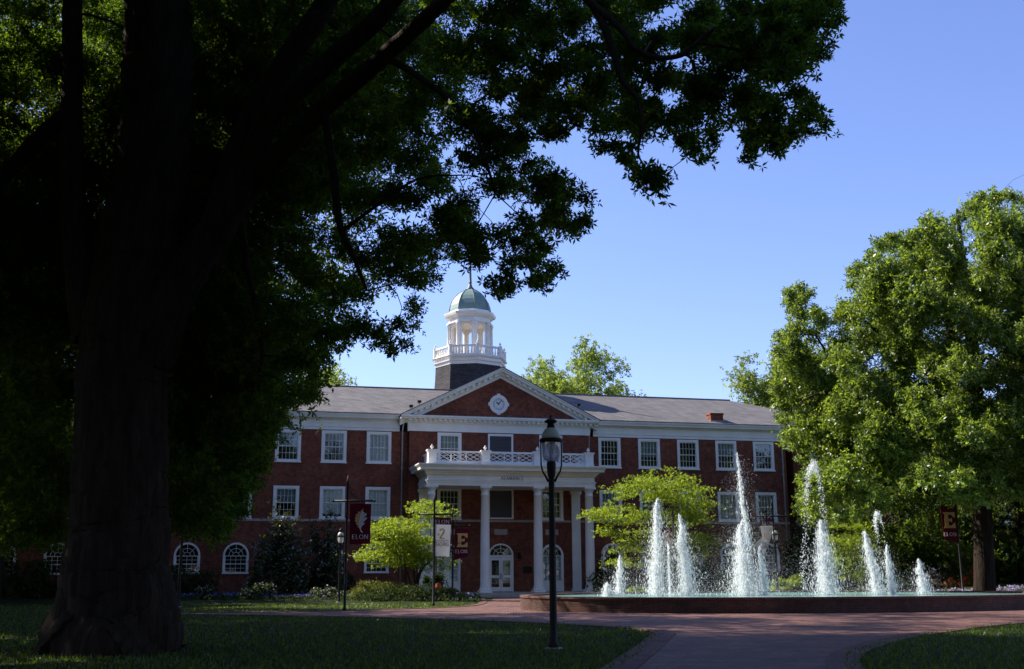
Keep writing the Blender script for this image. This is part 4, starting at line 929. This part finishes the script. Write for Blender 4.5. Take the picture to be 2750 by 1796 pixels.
shrub('magnolia_bush','large glossy dark magnolia against the left wall, the broader of two',*MG[0],MAG_L,(.2,5,.22),2600)
shrub('magnolia_bush','narrower glossy dark magnolia just left of the maroon leaf banner',*MG[1],MAG_L,(.2,5,.22),2200)
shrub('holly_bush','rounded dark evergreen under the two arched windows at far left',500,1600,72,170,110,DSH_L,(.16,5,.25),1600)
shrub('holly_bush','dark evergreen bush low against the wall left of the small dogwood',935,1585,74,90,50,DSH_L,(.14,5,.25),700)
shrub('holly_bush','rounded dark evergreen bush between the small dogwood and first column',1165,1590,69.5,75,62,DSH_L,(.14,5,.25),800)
shrub('juniper_shrub','straw tipped low juniper left of the small dogwood stem',1000,1602,66,130,58,SHR_L,(.13,4,.14),1500)
shrub('juniper_shrub','straw tipped low juniper between dogwood stem and left lawn',1078,1602,66,110,52,SHR_L,(.13,4,.14),1300)
shrub('low_hedge','long low dark green hedge in front of the junipers',1085,1610,64.5,260,40,DSH_L,(.1,5,.25),1900,dep=.5,dome=False)
shrub('low_hedge','short leafy hedge piece at the lawn corner under the maroon E banner',1215,1610,65,90,40,SHR_L,(.1,5,.25),900,dep=.8)
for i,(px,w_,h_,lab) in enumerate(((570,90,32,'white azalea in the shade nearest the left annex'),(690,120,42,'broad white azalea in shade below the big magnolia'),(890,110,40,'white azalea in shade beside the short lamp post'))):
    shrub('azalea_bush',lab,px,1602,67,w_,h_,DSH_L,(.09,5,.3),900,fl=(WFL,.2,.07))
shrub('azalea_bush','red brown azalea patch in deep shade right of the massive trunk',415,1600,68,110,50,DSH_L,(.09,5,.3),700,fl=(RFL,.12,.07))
for px,Y,w_,h_,f_,lab in ((2520,72,90,34,OFL,'orange red azalea left of the right banner pole'),(2622,72,80,52,RFL,'vivid red azalea mound at the foot of the large right tree'),(2560,72.5,50,26,OFL,'small orange azalea right behind the right banner pole')):
    shrub('azalea_bush',lab,px,1578,Y,w_,h_,SHR_L,(.09,5,.3),800,fl=(f_,.8 if f_ is RFL else .45,.1))
shrub('azalea_bush','white flowered shrub right behind the slim pair of jets',2420,1580,71,90,40,SHR_L,(.1,5,.3),900,fl=(WFL,.2,.09))
shrub('azalea_bush','small white flowered shrub left of the orange azalea',2468,1580,72,60,32,SHR_L,(.1,5,.3),500,fl=(WFL,.15,.08))
shrub('variegated_shrub','yellow green variegated shrub at the foot of the rear white banner pole',2108,1592,71,110,55,DOG_L,(.13,5,.28),1300)
shrub('variegated_shrub','low yellow green shrub beneath the broad dogwood left of its jets',1715,1596,68.5,75,28,DOG_L,(.1,5,.28),700)
shrub('variegated_shrub','pale low shrub behind the leaning jets at right',2345,1584,71.5,80,40,SHR_L,(.12,5,.28),800)
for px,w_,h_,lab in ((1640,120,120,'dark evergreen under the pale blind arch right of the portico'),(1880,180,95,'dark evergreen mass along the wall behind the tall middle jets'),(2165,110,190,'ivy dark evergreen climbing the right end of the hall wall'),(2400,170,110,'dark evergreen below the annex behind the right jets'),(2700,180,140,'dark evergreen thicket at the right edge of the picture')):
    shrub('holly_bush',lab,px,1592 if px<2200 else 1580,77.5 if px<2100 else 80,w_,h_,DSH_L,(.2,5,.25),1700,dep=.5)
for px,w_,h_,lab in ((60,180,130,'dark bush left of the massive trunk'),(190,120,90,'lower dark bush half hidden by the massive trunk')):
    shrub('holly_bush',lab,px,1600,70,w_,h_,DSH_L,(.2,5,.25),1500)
# flower beds and grass (uncountable)
def bed(name,label,xy,n,m,size,h,kind='stuff'):
    P=np.array([(x,y,float(hz(x,y))+rg6.uniform(.05,h)) for x,y in xy(n)]); V,Q=leaves(P,size,5,.32,rg6,.4); tag(mesh_np(name,V,Q,m),label,None,None,kind)
def band(pxa,pxb,pya,pyb):
    def f(n):
        out=[]
        for _ in range(n):
            g=ground(rg6.uniform(pxa,pxb),rg6.uniform(pya,pyb)); out.append((g[0],g[1]))
        return out
    return f
bed('pansy_flowers','band of small blue and violet pansies before the shrubs',band(395,1275,1607,1616),2600,BFL,.08,.28)
bed('pansy_flowers','white pansies sprinkled in the blue flower band',band(395,1275,1607,1616),300,WFL,.07,.28)
bed('pansy_leaves','low green leaves of the pansy band',band(395,1290,1605,1618),5000,DSH_L,.1,.2)
def rear(n):
    return [(x,62.6+rg6.uniform(0,2.5)+.12*(x-18)) for x in rg6.uniform(12,36,n)]
bed('pansy_flowers','lilac flower band behind the fountain',rear,2200,PFL,.09,.3)
bed('pansy_leaves','green leaves of the lilac flower band',rear,2500,SHR_L,.1,.2)
def blades():
    n=90000; y=17+45*rg6.uniform(size=n)**1.5; x=rg6.uniform(-.62,.62,n)*y
    PL=plaza; ok=~inpoly(x,y,PL); x,y=x[ok],y[ok]
    z=hz(x,y); P=np.stack([x,y,z],1); N=len(P)
    a=rg6.uniform(0,6.28,N); h=rg6.uniform(.04,.10,N); wd=rg6.uniform(.006,.012,N)*(1+y/30)
    d=np.stack([np.cos(a),np.sin(a),0*a],1); ln=rg6.normal(size=(N,3))*.03; ln[:,2]=0
    V=np.stack([P-d*wd[:,None],P+d*wd[:,None],P+ln+np.array([0,0,1.])*h[:,None]],1).reshape(-1,3)
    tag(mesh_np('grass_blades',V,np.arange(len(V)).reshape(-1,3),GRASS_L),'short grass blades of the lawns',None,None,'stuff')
blades()
# ------------------------------------------------------------------ fountain
FC=np.array([12.6,51.4]); FA,FB,FR=12.3,7.2,R(5)
ftn=empty('fountain',(FC[0],FC[1],0),FR); tag(ftn,'long oval brick fountain basin with low wall and stone coloured coping','fountain')
def ering(b,pairs,n=96):   # stack of (offset,z) rings round the ellipse
    vs=[];m=len(pairs)
    for o,z in pairs:
        for k in range(n):
            a=2*math.pi*k/n; vs.append(((FA+o)*math.cos(a),(FB+o)*math.sin(a),z))
    b.add(vs,[(i*n+k,i*n+(k+1)%n,(i+1)*n+(k+1)%n,(i+1)*n+k) for i in range(m-1) for k in range(n)])
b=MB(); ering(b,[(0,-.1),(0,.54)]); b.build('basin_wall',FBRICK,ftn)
b=MB(); ering(b,[(.0,.541),(.04,.541),(.04,.63),(-.34,.63),(-.34,.541),(-.34,.2)]); b.build('coping',EDGE,ftn)
wm=bpy.data.materials.new('fountain_water'); wm.use_nodes=True; t=wm.node_tree; p=t.nodes['Principled BSDF']; p.inputs['Base Color'].default_value=(.17,.33,.31,1); p.inputs['Roughness'].default_value=.12; p.inputs['IOR'].default_value=1.33
tc=t.nodes.new('ShaderNodeTexCoord'); n_=t.nodes.new('ShaderNodeTexNoise'); n_.inputs['Scale'].default_value=3.5; n_.inputs['Detail'].default_value=4; t.links.new(tc.outputs['Object'],n_.inputs[0]); bp=t.nodes.new('ShaderNodeBump'); bp.inputs['Strength'].default_value=.6; bp.inputs['Distance'].default_value=.1; t.links.new(n_.outputs[0],bp.inputs['Height']); t.links.new(bp.outputs[0],p.inputs['Normal'])
b=MB(); b.add([((FA-.34)*math.cos(2*math.pi*k/96),(FB-.34)*math.sin(2*math.pi*k/96),0) for k in range(96)],[tuple(range(96))]); o=b.build('fountain_water',wm,None,(FC[0],FC[1],.55)); o.rotation_euler=(0,0,FR); tag(o,'rippled pale turquoise water filling the fountain basin',None,None,'structure')
# white aerated water
jm=bpy.data.materials.new('white_water'); jm.use_nodes=True; t=jm.node_tree; p=t.nodes['Principled BSDF']; p.inputs['Base Color'].default_value=(.92,.98,.99,1); p.inputs['Roughness'].default_value=.2; p.inputs['Specular IOR Level'].default_value=.6
tr=t.nodes.new('ShaderNodeBsdfTranslucent'); tr.inputs[0].default_value=(.98,.985,.99,1); mx=t.nodes.new('ShaderNodeMixShader'); mx.inputs[0].default_value=.55; t.links.new(p.outputs[0],mx.inputs[1]); t.links.new(tr.outputs[0],mx.inputs[2])
tp=t.nodes.new('ShaderNodeBsdfTransparent'); m2=t.nodes.new('ShaderNodeMixShader'); m2.inputs[0].default_value=.42; t.links.new(mx.outputs[0],m2.inputs[1]); t.links.new(tp.outputs[0],m2.inputs[2]); t.links.new(m2.outputs[0],t.nodes['Material Output'].inputs[0])
OCT=np.array([(1,0,0),(-1,0,0),(0,1,0),(0,-1,0),(0,0,1),(0,0,-1)],float); OF=np.array([(0,2,4),(2,1,4),(1,3,4),(3,0,4),(2,0,5),(1,2,5),(3,1,5),(0,3,5)])
def drops(P,r,st):
    N=len(P); S3=np.stack([r,r,r*st],1); V=(P[:,None]+OCT[None]*S3[:,None]).reshape(-1,3)
    Q=(np.arange(N)[:,None,None]*6+OF[None]).reshape(-1,3); return V,Q
rg7=np.random.default_rng(71)
def jet(label,bx,tx_,ty_,w0,w1,n,nd,Y=51.5,by=1603,fall=0.,spread=1.,skew=0.,core=(0.,1.),bulge=0.):
    """water column from (bx,by) to (tx_,ty_); w0,w1 = width in source px at foot and tip; core = part of the height that is dense"""
    px2=Y/F; B=at(bx,by,Y); B[2]=.55; T=at(tx_,ty_,Y); T[1]=B[1]; H=T[2]-.55
    root=empty('water_jet',tuple(B)); tag(root,label,'water jet','water jets of the fountain')
    dx=T[0]-B[0]
    if n:
        # a ropy core: many thin stretched filaments, narrow at the tip and flaring towards the foot
        w0*=1.35; n=int(n*1.5); t=core[0]+(core[1]-core[0])*rg7.beta(1.,1.35,n); prof=(1-t)**.75
        wob=np.interp(t,np.linspace(0,1,14),rg7.uniform(.85,1.15,14))
        wd=(w1*.45+(w0*1.15-w1*.45)*prof)*px2*.5*wob
        ph=rg7.uniform(0,6.28,n); rr=np.minimum(np.abs(rg7.standard_t(5,n))*.42,1.6)*wd
        rr*=(1+.5*np.sin(ph*3+t*9)*.4); P=np.stack([dx*t+rr*np.cos(ph)+np.interp(t,np.linspace(0,1,9),rg7.normal(0,.035,9))*w0*px2,rr*np.sin(ph),H*t],1)
        r=rg7.uniform(.004,.015,n); V,Q=drops(P,r,rg7.uniform(2.,9.,n)); mesh_np('water_core',V,Q,jm,root)
    if nd:
        nd=int(nd*.65); t=rg7.beta(.8,1.5,nd); s=rg7.normal(size=nd); wd=(w1*.9+(w0*1.1*spread-w1*.9)*(1-t)**.8)*px2*.6
        x=dx*t+s*wd+(fall*px2)*(1-t)*rg7.uniform(.2,1,nd); y=rg7.normal(size=nd)*wd
        z=np.maximum(H*t*(1+.015*rg7.normal(size=nd)),.02); P=np.stack([x,y,z],1); r=rg7.uniform(.003,.010,nd); V,Q=drops(P,r,rg7.uniform(.9,2.5,nd)); mesh_np('spray_drops',V,Q,jm,root)
        nm=nd*6; t=rg7.beta(.8,2.0,nm); wd=(w1*1.2+(w0*1.5*spread-w1*1.2)*(1-t)**.8)*px2*.6; P=np.stack([dx*t+rg7.normal(size=nm)*wd,rg7.normal(size=nm)*wd,np.maximum(H*t,.02)],1); V,Q=drops(P,rg7.uniform(.0015,.004,nm),np.full(nm,1.5)); mesh_np('fine_mist',V,Q,jm,root)
    return root
jet('short stubby white jet at the left end of the fountain',1631,1631,1566,20,12,1500,120)
jet('low jet fanning out droplets second from the left end',1660,1667,1493,26,8,1500,900,fall=45,spread=1.3)
jet('tall white jet before the dogwood with broad spray at its foot',1762,1764,1340,50,12,5200,2600,spread=1.3)
jet('slender droplet jet just right of the tall dogwood jet',1800,1790,1369,5,16,500,1100,Y=53,spread=2.,core=(0,.6))
jet('white jet before the dogwood with pointed tip',1846,1827,1382,44,10,4800,2000,spread=1.2)
jet('tallest loose droplet column in the middle of the fountain',2020,1981,1217,26,14,1900,4600,Y=53,spread=2.6,fall=-12,core=(.35,1.))
jet('dense pointed white cone jet under the tallest column',2004,1990,1399,62,9,7600,2200,spread=1.1)
jet('thin jet beside the rear white banner',2055,2040,1470,30,7,1700,700,spread=1.3)
jet('thick dense white jet right of the thin jets',2222,2203,1398,54,22,8200,1600,spread=1.1)
jet('ragged white jet leaning left at the right part',2362,2322,1428,32,22,3600,1600,spread=1.5,fall=-30)
jet('slim pointed jet right beside the ragged leaning jet',2398,2380,1465,22,12,2200,400)
jet('short outermost jet at the right end',2486,2467,1503,28,10,2200,700,spread=1.3)
# arching loose water: droplets thrown up and falling
def arc(label,bx,pts,n,wpx,Y=54):
    B=at(bx,1600,Y); B[2]=.55; root=empty('water_jet',tuple(B)); tag(root,label,'water jet','water jets of the fountain')
    W=np.array([at(px,py,Y) for px,py,_ in pts])-B; wt=np.array([q[2] for q in pts],float)
    seg=rg7.choice(len(pts)-1,n,p=(wt[:-1]/wt[:-1].sum())); t=rg7.uniform(0,1,n)[:,None]; P=W[seg]*(1-t)+W[seg+1]*t+rg7.normal(size=(n,3))*wpx*Y/F*np.array([.75,.75,.9])
    P[:,2]=np.maximum(P[:,2],.02); r=rg7.uniform(.005,.02,n); V,Q=drops(P,r,rg7.uniform(.9,2.6,n)); mesh_np('falling_drops',V,Q,jm,root)
arc('high arching spray with droplets falling to both sides',2205,[(2214,1400,.7),(2206,1330,.9),(2196,1270,2.6),(2184,1243,3.2),(2170,1275,2.),(2165,1340,.6),(2162,1430,.8),(2156,1510,1.),(2158,1590,1)],1500,6)
arc('small tossed clot of water above the right jets',2375,[(2378,1470,.5),(2370,1410,1.),(2362,1385,3),(2353,1376,3),(2350,1400,2.5),(2354,1430,.6),(2366,1500,.6),(2372,1590,.3)],700,4)
# ------------------------------------------------------------------ lamp posts
def lamp(label,x,y,grp='lamp posts on the lawns'):
    root=empty('lamp_post',(x,y,float(hz(x,y)))); tag(root,label,'lamp post',grp)
    Z=lambda py: at(1480,py,24.4)[2]
    MB().lathe([(.2,-.05),(.2,.02),(.17,.03)],18).build('concrete_footing',STONE,root)
    MB().lathe([(.11,.03),(.11,.12),(.085,.16),(.083,.5),(.075,2.),(.062,Z(1310)),(.07,Z(1300)),(.07,Z(1292)),(.062,Z(1285)),(.085,Z(1272)),(.1,Z(1258)),(.105,Z(1240)),(.09,Z(1235))],16).build('pole',BLACK,root)
    for s in (-1,1):
        b=MB(); b.tube([(s*.07,0,Z(1290)),(s*.13,0,Z(1276)),(s*.2,0,Z(1262)),(s*.232,0,Z(1245)),(s*.236,0,Z(1215)),(s*.236,0,Z(1178))],[.03,.024,.02,.018,.016,.016],8); b.build('bracket',BLACK,root)
    MB().lathe([(.09,Z(1236)),(.17,Z(1230)),(.205,Z(1215)),(.215,Z(1180))],20,caps=False).build('glass_globe',LGLASS,root)
    MB().lathe([(.03,Z(1236)),(.035,Z(1222)),(.03,Z(1215)),(.05,Z(1212)),(.05,Z(1196)),(.02,Z(1192))],10).build('bulb',mat('frosted_bulb',(.6,.6,.62),.4,.4) if 'frosted_bulb' not in bpy.data.materials else bpy.data.materials['frosted_bulb'],root)
    MB().lathe([(.225,Z(1184)),(.26,Z(1182)),(.265,Z(1176)),(.25,Z(1173)),(.22,Z(1173))],20).build('ring',BLACK,root)
    MB().lathe([(.22,Z(1174)),(.215,Z(1166)),(.19,Z(1156)),(.14,Z(1147)),(.08,Z(1143))],20).build('cap',LAMPCAP,root)
    MB().lathe([(.10,Z(1145)),(.085,Z(1138)),(.075,Z(1132)),(.14,Z(1128)),(.15,Z(1125)),(.10,Z(1121)),(.05,Z(1117)),(.025,Z(1115)),(.03,Z(1112)),(.01,Z(1106))],14).build('finial',BLACK,root)
    return root
L0=lamp('tall black lamp post with glass globe standing on the near lawn',*ground(1487,1742)[:2])
def lampcopy(label,x,y,s=1.):
    c=dup(L0); c['label']=label; c.location=(x,y,float(hz(x,y))); c.scale=(s,s,s); return c
g=ground(478,1630); lampcopy('black lamp post with white topped globe in shade right of the massive trunk',g[0],g[1],1.02)
p=at(910,1620,63); lampcopy('short lamp post with white topped globe left of the leaf banner pole',p[0],63,.80)
p=at(2090,1590,70); lampcopy('lamp post with pale globe top partly behind the rear white banner pole',p[0],70,.80)
# ------------------------------------------------------------------ banner poles
def cloth(b,poly,y=0.,th=.012): b.prism(poly,y-th/2,y+th/2)
def banner_pole(label,px,pyb,pyt,Y,name='banner_pole'):
    p=at(px,pyb,Y); z0=float(hz(p[0],Y)); H=at(px,pyt,Y)[2]-z0
    root=empty(name,(p[0],Y,z0)); tag(root,label,'banner pole','university banner poles')
    MB().lathe([(.09,-.05),(.09,.1),(.06,.14),(.055,H*.5),(.05,H-.35),(.065,H-.33),(.065,H-.28),(.04,H-.2),(.01,H)],10).build('pole',BLACK,root)
    return root,z0,H
def rel(root,px,py,Y):
    q=at(px,py,Y); return q[0]-root.location[0],q[2]-root.location[2]
def crossarm(root,Y,pxl_,pxr,py,scroll):
    x0,z=rel(root,pxl_,py,Y); x1,_=rel(root,pxr,py,Y); b=MB(); b.tube([(x0,0,z),(x1,0,z)],.045,8)
    for x in (x0,x1): b.lathe([(.02,-.06),(.06,-.03),(.06,.03),(.02,.06)],8,(x,0,z))
    b.build('crossarm',BLACK,root)
    b=MB(); s=scroll; b.tube([(s*.06,0,z+.75),(s*.12,0,z+.45),(s*.3,0,z+.2),(s*.55,0,z+.07)],.02,6); b.build('bracket',BLACK,root)
def put(b,name,mat_,par,x,y,z):
    return b.build(name,mat_,par,(x,y,z))
def wavy(root,Y,P4,m,name='banner',amp=.05,nx=8,nz=10,parent=None):
    """cloth patch from four source-pixel corners (tl,tr,br,bl) with a soft wave and real thickness"""
    tl,tr_,br,bl=[np.array(rel(root,*p,Y)) for p in P4]; vs=[];
    for sgn in (-1,1):
        for j in range(nz+1):
            for i in range(nx+1):
                u=i/nx;v=j/nz; q=(tl*(1-u)+tr_*u)*(1-v)+(bl*(1-u)+br*u)*v
                vs.append((q[0],sgn*.006+amp*v*math.sin(4*u+2.5*v),q[1]))
    N=(nx+1)*(nz+1); fs=[]
    for j in range(nz):
        for i in range(nx):
            a=j*(nx+1)+i; fs+=[(a,a+nx+1,a+nx+2,a+1),(N+a,N+a+1,N+a+nx+2,N+a+nx+1)]
    bd=[i for i in range(nx+1)]+[j*(nx+1)+nx for j in range(1,nz+1)]+[nz*(nx+1)+i for i in range(nx-1,-1,-1)]+[j*(nx+1) for j in range(nz-1,0,-1)]
    for k in range(len(bd)): p_,q_=bd[k],bd[(k+1)%len(bd)]; fs.append((p_,q_,N+q_,N+p_))
    b=MB(); b.add(vs,fs); o=b.build(name,m,parent or root); return o
LOGO_E=[(0,0),(1,0),(1,.36),(.86,.30),(.66,.16),(.44,.16),(.44,.42),(.60,.42),(.74,.34),(.74,.66),(.60,.58),(.44,.58),(.44,.84),(.66,.84),(.86,.70),(1,.64),(1,1),(0,1),(.12,.86),(.12,.14)]
def emblem_E(root,par,Y,x0,y0,x1,y1,off):
    xa,za=rel(root,x0,y1,Y); xb,zb=rel(root,x1,y0,Y); b=MB(); b.prism([(xa+(xb-xa)*u,za+(zb-za)*v) for u,v in LOGO_E],off-.006,off); b.build('emblem',GOLD,par)
def text_fit(root,par,Y,txt,x0,x1,yb,h,m,off,serif=True,t=.13,name='lettering'):
    xa,z=rel(root,x0,yb,Y); xb,_=rel(root,x1,yb,Y); _,zt=rel(root,x0,yb-h,Y); hh=zt-z
    if serif:
        b,wd=serif_text(txt,hh,0,t,.12); s=(xb-xa)/wd
        b.v=[(v[0]*s,v[1],v[2]) for v in b.v]
    else:
        b=sans_text(txt,1.); v=np.array(b.v); mn,mx_=v.min(0),v.max(0); b.v=[((q[0]-mn[0])*(xb-xa)/(mx_[0]-mn[0]),q[1],(q[2]-mn[2])*hh/(mx_[2]-mn[2])) for q in b.v]
    return b.build(name,m,par,(xa,off,z))
zA=lambda x,y:(900+x*.23166,1280+y*.23166)
# A: leaf banner
YA=50.; r_,z0,H=banner_pole('banner pole with maroon leaf banner over the far left lawn',925,1640,1276,YA)
crossarm(r_,YA,895,1006,1345,1)
ba=wavy(r_,YA,[(940,1352),(997,1353),(994,1460),(938,1462)],MAROON,amp=.06)
lf=[(330,365),(322,400),(350,415),(340,440),(362,450),(342,475),(368,490),(335,520),(350,540),(310,570),(300,610),(322,650)]
rt=[zA(x,y) for x,y in [(332,368),(322,400),(345,420),(325,450),(360,420),(368,440),(330,480),(372,470),(368,490),(325,530),(345,535),(335,555),(310,575),(300,610),(326,652),(300,640),(285,600),(272,550),(280,490),(300,430)]]
lt=[zA(x,y) for x,y in [(330,366),(298,432),(278,490),(270,550),(283,600),(262,580),(262,560),(240,550),(250,530),(228,510),(240,500),(228,470),(245,472),(240,430),(262,440),(270,400),(290,410)]]
for poly,m in ((rt,BWHITE),(lt,GOLD)):
    b=MB(); b.prism([rel(r_,*q,YA) for q in poly],-.06,-.052); b.build('emblem',m,ba)
text_fit(r_,ba,YA,'ELON',*[zA(195,0)[0],zA(385,0)[0]],zA(0,720)[1],11,BWHITE,-.06)
# B: white banner #2
YB=56.5; r_,z0,H=banner_pole('banner pole with white number two banner before the dogwood',1164,1627,1328,YB)
crossarm(r_,YB,1126,1214,1381,-1)
bb_=wavy(r_,YB,[(1166,1408),(1211,1409),(1207,1494),(1166,1493)],BWHITE,amp=.02)
top=wavy(r_,YB,[(1166,1389),(1210,1390),(1211,1408),(1166,1407)],MAROON,'banner_heading',amp=.0,parent=bb_)
text_fit(r_,bb_,YB,'ELON',1169,1207,1405.5,9.5,BWHITE,-.03)
text_fit(r_,bb_,YB,'#',1174,1181,1440,10,GOLD,-.06,True,.1); text_fit(r_,bb_,YB,'2',1180,1195,1446,26,GOLD,-.06,True,.17)
text_fit(r_,bb_,YB,'UNDERGRADUATE',1168,1205,1454,4.5,GREYP,-.06,False); text_fit(r_,bb_,YB,'TEACHING',1167,1205,1467,11,GREYP,-.06,False)
# C: maroon E banner
YC=67.; r_,z0,H=banner_pole('banner pole with maroon gold letter banner beside the white one',1215,1606,1355,YC)
crossarm(r_,YC,1205,1262,1412,1)
bc_=wavy(r_,YC,[(1222,1419),(1261,1419),(1256,1494),(1218,1505)],MAROON,amp=.03)
emblem_E(r_,bc_,YC,1226,1432,1256,1469,-.06); text_fit(r_,bc_,YC,'ELON',1223,1255,1485,9,BWHITE,-.06)
# D: twisted white banner behind the fountain
zD=lambda x,y:(1950+x*.16086,1350+y*.16086)
YD=69.; r_,z0,H=banner_pole('banner pole with twisted white banner behind the middle jets',2087,1592,1338,YD)
crossarm(r_,YD,2034,2111,1386,-1)
b=MB(); P=[rel(r_,*zD(*q),YD) for q in ((568,385),(795,380),(735,600),(690,745),(632,872),(590,760),(600,570))]
vs=[(x,yy,z) for (x,z),yy in zip(P,(0,0,-.12,-.1,0.05,.1,-.05))]; fs=[(0,6,2,1),(6,5,3,2),(5,4,3)]
n=len(vs); vs+=[(x,y+.012,z) for x,y,z in vs]; b.add(vs,fs+[tuple(n+i for i in f[::-1]) for f in fs]+[(i,(i+1)%n,n+(i+1)%n,n+i) for i in range(n)])
bd_=b.build('banner',BWHITE,r_)
b=MB(); P=[rel(r_,*zD(*q),YD) for q in ((600,570),(590,760),(570,800),(550,768),(488,702))]; vs=[(x,yy,z) for (x,z),yy in zip(P,(-.05,.1,.2,.25,.3))]; n=len(vs); vs+=[(x,y+.012,z) for x,y,z in vs]; b.add(vs,[(0,1,2,3,4)[::-1],tuple(range(n,2*n))]+[(i,(i+1)%n,n+(i+1)%n,n+i) for i in range(n)]); b.build('folded_corner',BWHITE,bd_)
wavy(r_,YD,[zD(565,280),zD(808,272),zD(797,379),zD(568,384)],MAROON,'banner_heading',amp=.0,parent=bd_)
text_fit(r_,bd_,YD,'ELON',zD(600,0)[0],zD(790,0)[0],zD(0,366)[1],8,BWHITE,-.03)
text_fit(r_,bd_,YD,'TOP',zD(612,0)[0],zD(775,0)[0],zD(0,480)[1],11,GOLD,-.09,True,.1); text_fit(r_,bd_,YD,'10',zD(622,0)[0],zD(720,0)[0],zD(0,622)[1],18,GOLD,-.16,True,.12)
text_fit(r_,bd_,YD,'NAT',zD(617,0)[0],zD(700,0)[0],zD(0,705)[1],8.5,GREYP,-.16,False); text_fit(r_,bd_,YD,'UNI',zD(622,0)[0],zD(680,0)[0],zD(0,755)[1],6.5,GREYP,-.15,False)
# E: right maroon banner
zE=lambda x,y:(2450+x*.19305,1300+y*.19305)
YE=66.; r_,z0,H=banner_pole('leaning banner pole with dark maroon banner before the large right tree',2586,1582,1296,YE)
crossarm(r_,YE,2518,2608,1351,-1)
be_=wavy(r_,YE,[zE(385,310),zE(620,295),zE(655,815),zE(450,770)],MAROON,amp=.03)
emblem_E(r_,be_,YE,2534,1375,2562,1418,-.06); text_fit(r_,be_,YE,'ELON',2534,2568,1439,9,BWHITE,-.06)
# F: pole amid the broad dogwood
YF=66.; r_,z0,H=banner_pole('banner pole with maroon banner half hidden by the broad dogwood and jets',1815,1600,1362,YF)
crossarm(r_,YF,1775,1832,1410,-1)
bf_=wavy(r_,YF,[(1776,1416),(1811,1416),(1811,1488),(1777,1482)],MAROON,amp=.03)
emblem_E(r_,bf_,YF,1780,1430,1806,1462,-.06); text_fit(r_,bf_,YF,'ELON',1780,1807,1476,8,BWHITE,-.06)
# orange jar by the first column
p=at(1177,1582,69); o=MB().lathe([(.16,0),(.2,.1),(.24,.35),(.22,.6),(.15,.72),(.17,.78),(.13,.78),(.1,.72)],16).build('urn',TERRA,None,(p[0],69,float(hz(p[0],69))+.05)); tag(o,'small orange rounded urn beside the hedge at the first column','urn')
# bench glimpsed under the dogwood
